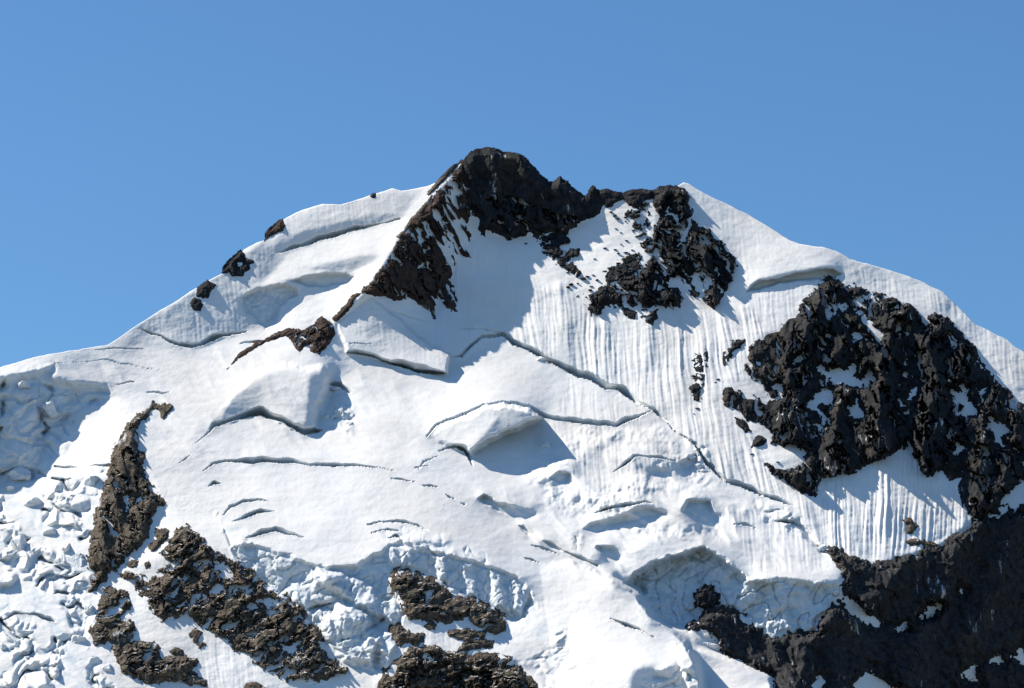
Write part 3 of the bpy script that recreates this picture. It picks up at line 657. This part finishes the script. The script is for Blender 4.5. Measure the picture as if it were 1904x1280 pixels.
 dict(name='rock_outcrop', label='brown sunlit rock at the left tip under the right fluted icefield', cat='rock outcrop', mat='B', H=9, rug=6, lam=20, en=2.5, outline='1541,1017 1556,1020 1580,1034 1605,1044 1600,1058 1580,1070 1572,1074 1560,1055 1548,1038'),
 dict(name='rock_rib', label='tall tapering brown rock rib beside the left icefall', cat='rock face', mat='B', H=13, rug=10, lam=38, ang=-62, ani=3.0, en=4.0, spl=0.35, ribs=(('262,775 240,830 222,900 195,990 175,1080', 12, 26), ('262,850 275,900 260,960 230,1030', 8, 22)), holes=['228,925 240,921 244,940 235,950', '246,941 262,921 265,928 252,940'],
  outline='287,751 291,753 274,772 266,782 255,797 257,819 260,837 271,850 260,866 267,881 282,897 291,916 309,935 288,948 281,966 278,981 275,996 259,1017 237,1036 219,1058 219,1064 200,1067 197,1080 181,1096 166,1100 169,1080 178,1061 165,1055 163,1033 172,989 181,942 191,911 203,872 216,825 231,806 233,797 241,781 264,767 281,753'),
 dict(name='rock_outcrop', label='small brown rock cluster on the snow right of the tapering rib top', cat='rock outcrop', mat='B', H=4, rug=3, lam=12, en=3, outline='289,758 305,751 321,755 318,762 309,768 303,774 299,763'),
 dict(name='rock_slope', label='broad brown rock slope with snow scraps descending right under the left ice cliff', cat='rock face', mat='B', H=12, rug=11, lam=34, ang=32, ani=3.2, en=6.0, spl=0.9, ribs=(('345,985 330,1050 300,1100', 10, 24), ('385,1010 400,1090 340,1130', 8, 24), ('450,1055 450,1130 400,1180', 10, 26), ('530,1115 520,1170 470,1220', 10, 26), ('590,1190 570,1250', 8, 26)), holes=R32_HOLES,
  outline='328,982 347,979 369,996 381,1008 409,1033 444,1049 469,1074 500,1099 531,1111 562,1136 566,1158 594,1174 594,1196 612,1221 644,1246 631,1258 581,1268 537,1267 506,1252 469,1230 456,1214 434,1208 425,1186 403,1189 391,1174 375,1167 344,1139 325,1148 303,1152 291,1142 281,1130 272,1111 259,1099 237,1080 219,1067 237,1066 275,1079 312,1066 292,1064 319,1049 300,1030 312,1011'),
 dict(name='rock_outcrop', label='knobbly brown outcrop at the foot of the tapering rib', cat='rock outcrop', mat='B', H=11, rug=10, lam=32, en=4, spl=0.5,
  outline='187,1117 194,1099 212,1090 234,1097 244,1124 231,1139 219,1149 231,1155 248,1155 250,1171 253,1180 241,1192 212,1198 200,1192 187,1199 172,1199 171,1171 178,1152 181,1124'),
 dict(name='rock_block', label='massive dark rock block with a smooth shaded front at the bottom left', cat='rock block', mat='B', H=20, rug=9, lam=44, en=3.5, spl=0.3,
  outline='206,1206 219,1199 266,1192 297,1198 303,1208 297,1211 300,1224 316,1221 344,1221 366,1224 362,1239 353,1249 384,1267 381,1275 353,1274 337,1264 306,1267 281,1274 256,1264 225,1249 219,1227'),
 dict(name='rock_outcrop', label='small flat brown rock just above the massive bottom left block', cat='rock outcrop', mat='B', H=5, rug=4, lam=14, en=2, outline='316,1211 325,1204 341,1209 339,1219 320,1218'),
 dict(name='rock_outcrop', label='thin trail of brown stones in the snow bowl below the broad brown slope', cat='rock outcrop', mat='B', H=4, rug=4, lam=12, en=3.5, outline='352,1180 365,1171 373,1178 368,1190 381,1198 372,1203 359,1188'),
 dict(name='rock_outcrop', label='slanting brown slab between the tapering rib and the broad brown slope', cat='rock outcrop', mat='B', H=6, rug=5, lam=18, en=3, outline='290,985 305,982 315,988 308,1005 293,1021 280,1026 277,1018 290,1000'),
 dict(name='rock_outcrop', label='small brown rock left in the snow patch beside the tapering rib', cat='rock outcrop', mat='B', H=4, rug=4, lam=12, en=3, outline='234,1051 245,1039 257,1045 245,1056'),
 dict(name='rock_outcrop', label='small brown rock in the middle of the snow patch beside the tapering rib', cat='rock outcrop', mat='B', H=4, rug=3, lam=10, en=2, outline='269,1049 277,1043 281,1053 272,1057'),
 dict(name='rock_outcrop', label='small brown rock at the bottom edge right of the snow gully', cat='rock outcrop', mat='B', H=5, rug=4, lam=14, en=2, outline='448,1290 460,1272 476,1269 493,1280 500,1300 450,1300'),
 dict(name='rock_outcrop', label='wedge of brown rock sticking out below the middle ice cliff', cat='rock outcrop', mat='B', H=12, rug=10, lam=30, ang=20, ani=2.6, en=3.5, spl=0.35,
  outline='728,1078 741,1061 766,1064 791,1074 822,1089 841,1105 875,1114 900,1127 925,1142 944,1152 941,1171 919,1177 903,1174 878,1158 869,1149 841,1155 825,1161 794,1155 778,1149 766,1152 756,1158 756,1136 750,1117 737,1105 731,1086'),
 dict(name='rock_outcrop', label='dark brown rock step left of the white patch below the middle wedge', cat='rock outcrop', mat='B', H=10, rug=7, lam=24, en=2.5, outline='728,1168 741,1164 756,1171 766,1177 787,1180 787,1192 775,1199 759,1196 744,1206 734,1194'),
 dict(name='rock_outcrop', label='layered brown ledges right of the white patch below the middle wedge', cat='rock outcrop', mat='B', H=6, rug=6, lam=20, ang=8, ani=3.0, en=3, spl=0.5, outline='833,1174 869,1170 900,1177 901,1184 877,1187 916,1192 916,1203 887,1206 856,1212 847,1211 859,1199 858,1189 837,1183'),
 dict(name='rock_outcrop', label='tiny dark rock in the top of the white patch below the middle wedge', cat='rock', mat='B', H=4, rug=3, lam=10, en=2, outline='789,1165 800,1154 811,1160 808,1173 795,1169'),
 dict(name='rock_buttress', label='black shaded rock mass at the bottom centre edge', cat='rock face', mat='B', H=26, rug=13, lam=44, en=3.5, spl=0.05, ribs=(('725,1252 780,1240 850,1236 930,1242', -12, 34), ('740,1215 800,1208 850,1219', 10, 16), ('880,1262 960,1262', 26, 26)),
  outline='690,1340 700,1290 706,1261 731,1233 762,1205 809,1201 834,1211 850,1216 900,1213 925,1217 953,1227 937,1236 966,1242 978,1255 994,1267 1001,1283 1006,1340'),
]
PIECES = [
 ('ice_cliff', 'long pale grey ice cliff above the brown rocks of the lower left and middle', 'ice cliff', ICE_CLIFF_LEFT, None),
 ('ice_cliff', 'shaded blue grey ice cliff on the right under the domed glacier edge', 'ice cliff', ICE_CLIFF_RIGHT, None),
 ('ice_cliff', 'small blue ice wall on the upper left slope above the dark rock ridge', 'ice cliff', ICE_WALL_UPPER, None),
 ('ice_cliff', 'smooth grey lens shaped ice face on the slope left of the arete', 'ice cliff', ICE_LENS, None),
 ('snow_patch', 'narrow snow couloir splitting the top of the huge right buttress', 'snow patch', P(R12_HOLES[0]), None),
 ('snow_patch', 'wide ragged snow ledge in the middle of the huge right buttress', 'snow patch', P(R12_HOLES[1]), None),
 ('snow_patch', 'hooked snow patch below the wide ragged ledge on the right buttress', 'snow patch', P(R12_HOLES[2]), None),
 ('snow_patch', 'pointed triangular snow patch low on the right buttress', 'snow patch', P(R12_HOLES[3]), None),
 ('snow_patch', 'small slanting snow patch on the left shoulder of the right buttress', 'snow patch', P(R12_HOLES[4]), None),
 ('snow_patch', 'small bright slanting snow strip right of the pointed triangular patch', 'snow patch', P(R12_HOLES[5]), None),
 ('snow_patch', 'stepped snow patch near the right edge of the buttress', 'snow patch', P(R12_HOLES[6]), None),
 ('snow_patch', 'snow patch with a dark bite at the right margin below the stepped patch', 'snow patch', P(R12_HOLES[8]), None),
 ('snow_patch', 'bright snow patch at the right margin above the shaded rock slope', 'snow patch', P(R12_HOLES[10]), None),
 ('snow_patch', 'blue shaded snow tongue running down the dark slope right of the ice cliff', 'snow patch', P(R20_HOLES[0]), None),
 ('snow_patch', 'small blue shaded snow patch in the middle of the dark lower right slope', 'snow patch', P(R20_HOLES[1]), None),
 ('snow_patch', 'blue shaded snow wedge at the bottom edge of the dark lower right slope', 'snow patch', P(R20_HOLES[3]), None),
 ('snow_patch', 'blue shaded snow patch near the lower right corner, larger left one', 'snow patch', P(R20_HOLES[4]), None),
 ('snow_patch', 'white fluted snow patch enclosed by brown rocks below the middle wedge', 'snow patch', P('766,1152 794,1155 825,1161 841,1155 869,1149 881,1165 840,1174 837,1183 859,1190 858,1200 847,1213 812,1206 788,1196 787,1180 762,1172'), None),
]


# ---------------------------------------------------------------- ground and mountain
def build_mountain():
    us = np.concatenate([np.arange(-290, -16, 14.0), np.arange(-16, 1920, 1.75), np.arange(1920, 2200, 14.0)])
    nrow = 560
    tt = np.linspace(0, 1, nrow)
    vb = 1296.0
    sk = skyline(us)
    Vm = sk[None, :] + (vb - sk)[None, :] * tt[:, None]
    ex = np.array([1310, 1330, 1360, 1400, 1450, 1490.0])
    Vm = np.vstack([Vm, np.repeat(ex[:, None], len(us), 1)])
    Um = np.repeat(us[None, :], Vm.shape[0], 0)
    u, v = Um.ravel(), Vm.ravel()
    w, ice, crack = snow_w(u, v)
    pts = to_world(u, v, w).reshape(Vm.shape[0], len(us), 3)
    ice = ice.reshape(Vm.shape)
    # far side of the mountain, then the slope down to the valley in front
    top = pts[0]
    back = []
    for dy, dz in ((2500, -2100), (1500, -1250), (800, -620), (350, -250), (120, -75), (30, -14), (8, -2.5)):
        q = top.copy(); q[:, 1] += dy; q[:, 2] = np.maximum(q[:, 2] + dz, -40); back.append(q)
    bot = pts[-1]; front = []
    for dy, dz in ((-120, -90), (-400, -290), (-900, -600)):
        q = bot.copy(); q[:, 1] += dy; q[:, 2] = np.maximum(q[:, 2] + dz, -40); front.append(q)
    allp = np.vstack([np.array(back).reshape(-1, len(us), 3), pts, np.array(front).reshape(-1, len(us), 3)])
    icea = np.vstack([np.zeros((7, len(us))), ice, np.zeros((3, len(us)))])
    nr, nc = allp.shape[:2]
    idx = np.arange(nr * nc).reshape(nr, nc)
    q = np.stack([idx[1:, :-1], idx[1:, 1:], idx[:-1, 1:], idx[:-1, :-1]], -1).reshape(-1, 4)
    # which piece of the face each quad belongs to
    cu = np.full((nr, nc), -9999.0); cv = np.full((nr, nc), -9999.0)
    cu[7:7 + Vm.shape[0]] = Um; cv[7:7 + Vm.shape[0]] = Vm
    fu = cu.ravel()[q[:, 0]] + 0.9; fv = cv.ravel()[q[:, 0]] - 0.9
    own = np.zeros(len(q), np.int32)
    for k, (nm, lab, cat, p, gr) in enumerate(PIECES):
        ix = np.nonzero((fu > p[:, 0].min() - 4) & (fu < p[:, 0].max() + 4) & (fv > p[:, 1].min() - 4) & (fv < p[:, 1].max() + 4))[0]
        sd = poly_sd(p, fu[ix], fv[ix]) + 1.5 * fbm(fu[ix], fv[ix], 12, 2, 201)
        own[ix[sd > 0]] = k + 1
    ck = np.zeros((nr, nc), np.int32); ck[7:7 + Vm.shape[0]] = crack.reshape(Vm.shape); ck = ck.ravel()
    qc = ck[q].max(1)
    own = np.where((qc > 0) & (own == 0), 100 + qc, own)
    flat = allp.reshape(-1, 3); ia = icea.ravel()
    base = None
    for k in list(range(len(PIECES) + 1)) + [100 + c + 1 for c in range(len(CREV))]:
        qs = q[own == k]
        if len(qs) < 6: continue
        used = np.unique(qs)
        mp = np.zeros(len(flat), np.int64); mp[used] = np.arange(len(used))
        if k == 0:
            o = make_obj('mountain', flat[used], mp[qs], SNOW, True, ia[used]); tag(o, kind='structure'); base = o
        elif k > 100:
            o = make_obj('crevasse', flat[used], mp[qs], SNOW, True, ia[used], base)
        else:
            nm, lab, cat, p, gr = PIECES[k - 1]
            o = make_obj(nm, flat[used], mp[qs], SNOW, True, ia[used]); tag(o, lab, cat, gr); recentre(o)

def rock_sheet(name, label, cat, outline, holes=(), H=12.0, k=0.9, rug=10.0, lam=46.0, ang=20.0, ani=1.6, en=5.0, streak=None,
               skyl=False, ribs=(), mat=None, step=1.7, seed=1, group=None, spl=0.0, smooth=False):
    p = P(outline) if isinstance(outline, str) else outline
    x0, y0 = p.min(0) - 12; x1, y1 = p.max(0) + 12
    x0 = max(x0, -60); x1 = min(x1, 1980); y1 = min(y1, 1340)
    nx = int((x1 - x0) / step) + 1; ny = int((y1 - y0) / step) + 1
    gu, gv = np.meshgrid(x0 + step * np.arange(nx), y0 + step * np.arange(ny))
    u, v = gu.ravel(), gv.ravel()
    sd = poly_sd(p, u, v)
    for h in holes:
        ph = P(h)
        ix = bbox_idx(ph, u, v, 40)
        sd[ix] = np.minimum(sd[ix], -poly_sd(ph, u[ix], v[ix]))
    e = en * (fbm(u, v, 22, 4, seed * 7 + 100, 0.68) + 0.45 * facets(u, v, 7, seed * 7 + 105) + 0.35 * perlin(u / 4.5, v / 4.0, seed * 7 + 107))
    hole = np.full(u.shape, 1e3)
    a = math.radians(ang)
    ra = u * math.cos(a) - v * math.sin(a); rb = u * math.sin(a) + v * math.cos(a)
    if spl > 0:   # snow caught in hollows and on ledges
        hole = np.minimum(hole, (0.78 - 0.38 * spl - fbm(ra / 2.0 + 9 * fbm(u, v, 25, 2, seed * 7 + 145), rb + 7 * fbm(u, v, 25, 2, seed * 7 + 147), 24, 5, seed * 7 + 140, 0.72)) * 26)
    if streak:
        sa, amt, sp = streak
        s2 = u * math.cos(sa) - v * math.sin(sa); t2 = u * math.sin(sa) + v * math.cos(sa)
        hole = np.minimum(hole, (amt + 1.2 * sstep(12, -12, poly_sd(P(sp), u, v)) - fbm(s2, t2 / 5.0, 20, 4, seed * 7 + 120, 0.62)) * 30)
    sky_v = skyline(u)
    above = (v < sky_v + 7) if skyl else np.zeros(u.shape, bool)
    sd = sd + 1.3
    sdn = sd + np.where(above, 0.45 * np.clip(e, -6, 6), e)
    sdn = np.minimum(sdn, np.where(v < sky_v + 16, 1e3, hole) if skyl else hole)
    wu = 5 * fbm(ra, rb, 30, 2, seed * 7 + 160); wv = 5 * fbm(ra, rb, 30, 2, seed * 7 + 170)
    r1 = ridged((ra + wu) / ani, rb + wv, lam, 5, seed * 7 + 180, 0.42)
    r2 = fbm((ra + wu) / ani, rb + wv, lam * 0.45, 4, seed * 7 + 190, 0.6)
    fx, fy = (ra + wu) / (0.5 + 0.5 * ani), rb + wv
    blk = 0.40 * facets(fx, fy, lam * 0.5, seed * 7 + 210) + 0.13 * facets(fx, fy, lam * 0.22, seed * 7 + 220) + 0.05 * facets(fx, fy, max(lam * 0.1, 3.6), seed * 7 + 230)
    R = np.minimum(np.clip(sdn * k, -7, None), H) + rug * sstep(0, 12, sdn) * (1.1 * (r1 - 0.45) + 0.85 * blk + 0.16 * r2)
    for rl, ra_, rw in [q_[:3] for q_ in ribs]:   # standing ribs with gullies between
        d, _ = line_dist(P(rl), u + 1.2 * wu, v + wv)
        R = R + ra_ * np.clip(1 - np.abs(d) / rw, 0, 1) * sstep(0, 14, sdn)
    R = np.where(above, np.maximum(R, 0.0), R)
    w = face_w(u, np.maximum(v, sky_v - 4) if skyl else v)
    if skyl:
        w = w + np.where(v < sky_v, (sky_v - v) * 0.35, 0)
    front = to_world(u, v, w - R)
    ok = np.where(above, sdn > 0, sdn > -7 / k * 0.9).reshape(ny, nx)
    cell = ok[1:, :-1] & ok[1:, 1:] & ok[:-1, 1:] & ok[:-1, :-1]
    idx = np.arange(nx * ny).reshape(ny, nx)
    quads = np.stack([idx[1:, :-1], idx[1:, 1:], idx[:-1, 1:], idx[:-1, :-1]], -1)[cell]
    verts = front
    if skyl:      # the rock stands against the sky: give it its far side as well
        back = to_world(u, v, w + np.clip(sdn * 0.9, 0, 30) + 1.5)
        n = nx * ny
        verts = np.vstack([front, back])
        qb = quads[:, ::-1] + n
        ed = np.concatenate([quads[:, [0, 1]], quads[:, [1, 2]], quads[:, [2, 3]], quads[:, [3, 0]]])
        key = np.sort(ed, 1); key = key[:, 0] * n + key[:, 1]
        _, inv, cnt = np.unique(key, return_inverse=True, return_counts=True)
        be = ed[cnt[inv] == 1]
        side = np.stack([be[:, 1], be[:, 0], be[:, 0] + n, be[:, 1] + n], 1)
        quads = np.vstack([quads, qb, side])
    used = np.unique(quads)
    mp = np.zeros(len(verts), np.int64); mp[used] = np.arange(len(used))
    if len(ribs) < 2:
        o = make_obj(name, verts[used], mp[quads], mat or ROCK_DARK, smooth)
        recentre(o)
        return tag(o, label, cat, group)
    # a big rock is the sum of its ribs: every face belongs to the nearest one
    fu = u[quads[:, 0] % len(u)]; fv = v[quads[:, 0] % len(u)]
    own = np.zeros(len(quads), int); best = np.full(len(quads), 1e9)
    jw = 9 * fbm(fu, fv, 20, 2, seed + 333)
    for k, rb_ in enumerate(ribs):
        d = np.abs(line_dist(P(rb_[0]), fu + jw, fv)[0])
        own = np.where(d < best, k, own); best = np.minimum(best, d)
    lo = verts[used].min(0); hi = verts[used].max(0)
    e = bpy.data.objects.new(name, None); COL.objects.link(e)
    org = np.array([(lo[0] + hi[0]) / 2, (lo[1] + hi[1]) / 2, lo[2]])
    e.location = org; e.empty_display_size = 20
    for k, rb_ in enumerate(ribs):
        qs = quads[own == k]
        if len(qs) == 0: continue
        us_ = np.unique(qs); mp[us_] = np.arange(len(us_))
        make_obj(rb_[3] if len(rb_) > 3 else 'rib', verts[us_] - org, mp[qs], mat or ROCK_DARK, smooth, None, e)
    return tag(e, label, cat, group)

MATS = dict(D=ROCK_DARK, R=ROCK_RED, B=ROCK_BROWN, S=ROCK_SHADE)
build_mountain()

# valley floor far below, out to the horizon
gm, gnt, gb = new_mat('valley_ground')
gtc = nd(gnt, 'ShaderNodeTexCoord'); gn = nd(gnt, 'ShaderNodeTexNoise', Scale=0.004, Detail=8.0)
gnt.links.new(gtc.outputs['Object'], gn.inputs['Vector'])
gnt.links.new(mixc(gnt, gn.outputs[0], (0.05, 0.06, 0.03, 1), (0.16, 0.14, 0.11, 1)), gb.inputs['Base Color'])
gb.inputs['Roughness'].default_value = 0.9
g = 40000.0
gv = np.array([[-g, -g, 0], [g, -g, 0], [g, g, 0], [-g, g, 0]])
tag(make_obj('ground', gv, [[0, 1, 2, 3]], gm), kind='structure')

for i, r in enumerate(ROCKS):
    r = dict(r); r['mat'] = MATS[r['mat']]
    rock_sheet(seed=i + 1, step=1.45 if r['H'] > 9 else 1.2, **r)

# ---------------------------------------------------------------- loose blocks
def block_verts(seed, sub=4, nf=8, squash=(1, 1, 1), rough=0.025):
    """a chunk bounded by random fracture planes"""
    import bmesh
    rng = np.random.RandomState(seed)
    bm = bmesh.new(); bmesh.ops.create_icosphere(bm, subdivisions=sub, radius=1.0)
    co = np.array([v.co[:] for v in bm.verts]); fc = np.array([[v.index for v in f.verts] for f in bm.faces]); bm.free()
    nrm = rng.normal(size=(nf, 3)); nrm /= np.linalg.norm(nrm, axis=1)[:, None]
    dist = rng.uniform(0.42, 0.85, nf)
    dots = np.clip(co @ nrm.T, 1e-3, None)
    r = np.minimum((dist[None] / dots).min(1), 1.05)
    r = r * (1 + rough * (perlin(co[:, 0] * 3 + seed, co[:, 1] * 3 + co[:, 2] * 2, seed)))
    r = r * (1 + 0.10 * facets(co[:, 0] * 9 + seed, co[:, 2] * 9 + 5 * co[:, 1], 6.0, seed))
    return co * r[:, None] * np.array(squash), fc

def put_block(name, u, v, su, sv, mat, seed, label, cat, group=None, sink=0.35, sub=4, ice=None, sd=None):
    co, fc = block_verts(seed, sub)
    w = face_w(np.array([float(u)]), np.array([float(v)]))
    c = to_world(np.array([float(u)]), np.array([float(v)]), w)[0]
    k = (D + w[0]) / D
    rr = random.Random(seed); q_ = rr.uniform(0, 6.28)
    co = co @ np.array([[math.cos(q_), 0, math.sin(q_)], [0, 1, 0], [-math.sin(q_), 0, math.cos(q_)]])
    s = np.array([su * 0.5, (sd or (su + sv) * 0.5) * 0.5, sv * 0.5]) * k * 1.15
    o = make_obj(name, co * s, fc, mat, False, ice if ice is None else np.full(len(co), ice))
    o.location = c + np.array([0, -s[1] * (1 - 2 * sink), 0.0])
    return tag(o, label, cat, group)

BLOCKS = [
 (38, 880, 56, 42, 'big rounded bluish ice block at the left margin of the icefall', 0.5),
 (172, 900, 36, 58, 'bright blue ice block wedged against the left side of the tapering rock rib', 0.9),
 (18, 912, 34, 22, 'small snowy ice lump under the big rounded block at the left margin', 0.3),
 (62, 936, 50, 30, 'wide snowy ice lump in the upper icefall with a shaded right side', 0.35),
 (36, 1018, 42, 56, 'tall rounded ice tower with a grey shaded right side by the left margin', 0.4),
 (96, 992, 40, 26, 'slanting grey ice slab in the middle of the left icefall', 0.4),
 (142, 1045, 44, 70, 'large shaded blue ice tower beside the lower part of the rock rib', 0.6),
 (168, 1133, 32, 34, 'round blue grey ice block left of the knobbly brown outcrop', 0.6),
 (150, 1088, 22, 20, 'pale ice knob under the large shaded ice tower', 0.3),
 (118, 1185, 30, 20, 'turquoise ice chunk low in the left icefall', 0.9),
 (146, 1190, 36, 34, 'pale angular ice block right of the turquoise chunk', 0.5),
 (46, 1174, 40, 22, 'flat bluish ice slab low at the left margin', 0.6),
 (8, 1204, 28, 26, 'ice block cut by the left margin near the bottom', 0.5),
 (176, 1230, 30, 22, 'left ice block of the broken pile beside the massive bottom left rock', 0.6),
 (200, 1244, 34, 26, 'right ice block of the broken pile beside the massive bottom left rock', 0.6),
 (45, 715, 26, 26, 'pointed ice tooth at the top of the shaded left ice wall', 0.4),
 (90, 762, 44, 40, 'large rounded ice bulge in the shaded left ice wall', 0.5),
 (632, 773, 34, 38, 'tilted ice block fallen off the overhanging snow mound', 0.6),
 (606, 778, 22, 24, 'small ice chunk squeezed beside the overhanging snow mound', 0.7),
 (628, 724, 30, 12, 'flat ice slab lying right of the snow mound top', 0.6),
 (648, 790, 18, 24, 'dark sided ice flake right of the tilted fallen ice block', 0.6),
 (1313, 1180, 36, 22, 'white snow capped ice knob on the ridge edge before the dark slope', 0.1),
 (1322, 1204, 40, 32, 'blue shaded ice block below the snow capped knob', 0.6),
 (1014, 830, 26, 24, 'bluish broken ice lump right of the middle shaded hollow', 0.6),
 (1040, 889, 30, 18, 'small ice block with a shaded face on the snow below the hollow', 0.3),
 (1300, 868, 24, 16, 'bright ice block in the crack at the foot of the fluted wall', 0.4),
 (1283, 850, 26, 14, 'upper ice block leaning over the shaded pocket by the fluted wall', 0.3),
 (1528, 1018, 20, 18, 'bluish ice chunk at the lower end of the fluted wall', 0.6),
 (1004, 668, 28, 18, 'snow block on the lower lip of the long crack under the ice wall', 0.2),
]
for i, (u, v, su, sv, lab, ic) in enumerate(BLOCKS):
    put_block('ice_block', u, v, su * 0.75, sv * 0.7, SNOW, 500 + i, lab, 'ice block', 'ice blocks', ice=ic, sink=0.7)

STONES = '1143,465,5 1150,472,7 1165,470,6 1172,480,9 1160,485,8 1180,483,7 1150,490,6 1140,500,7 1165,495,10 1133,499,8 1150,505,9 1162,508,11 1172,503,8 1128,515,6 1142,512,7 ' \
 '1043,541,4 1057,535,7 1063,530,8 1075,528,6 1085,519,10 1092,515,6 1110,521,8 1100,533,5 1103,512,4 1019,455,7 978,454,5 1125,462,5 1106,482,4 1075,470,5 ' \
 '1143,402,8 1148,408,6 1162,405,6 1163,412,5 1181,404,16 1165,448,5 1137,395,6 1154,433,4 1145,426,4 1186,395,8 1155,455,4 1176,465,5 1187,475,6 ' \
 '1296,760,6 1290,770,5 1289,700,6 1330,712,6 1334,706,5 1398,845,8 1428,765,8 1401,735,6 1446,860,6 1155,540,9 1140,545,8 1122,560,8 1098,540,6'
def stone_label(u, v):
    if v > 590: return 'small dark stone on the fluted ice left of the huge right buttress', 'stones left of the right buttress'
    if u > 1124 and v < 460: return 'small dark stone on the sunlit snow strip just below the notch between the two tops', 'stones below the notch'
    if u > 1120: return 'small dark stone among the ragged slivers left of the large crag', 'stones beside the large crag'
    if v > 500: return 'small dark stone at the top of the fluted ice wall left of the crag foot', 'stones at the top of the flutes'
    return 'small dark stone on the shaded snow below the summit spur', 'stones below the summit spur'
for i, s in enumerate(STONES.split()):
    u, v, d = [float(q) for q in s.split(',')]
    put_block('rock', u, v, 0.75 * d * random.Random(i).uniform(1.0, 2.4), 0.8 * d * random.Random(i + 99).uniform(0.4, 0.8), ROCK_DARK, 900 + i, stone_label(u, v)[0], 'rock', stone_label(u, v)[1], sub=2, sink=0.3, sd=d)
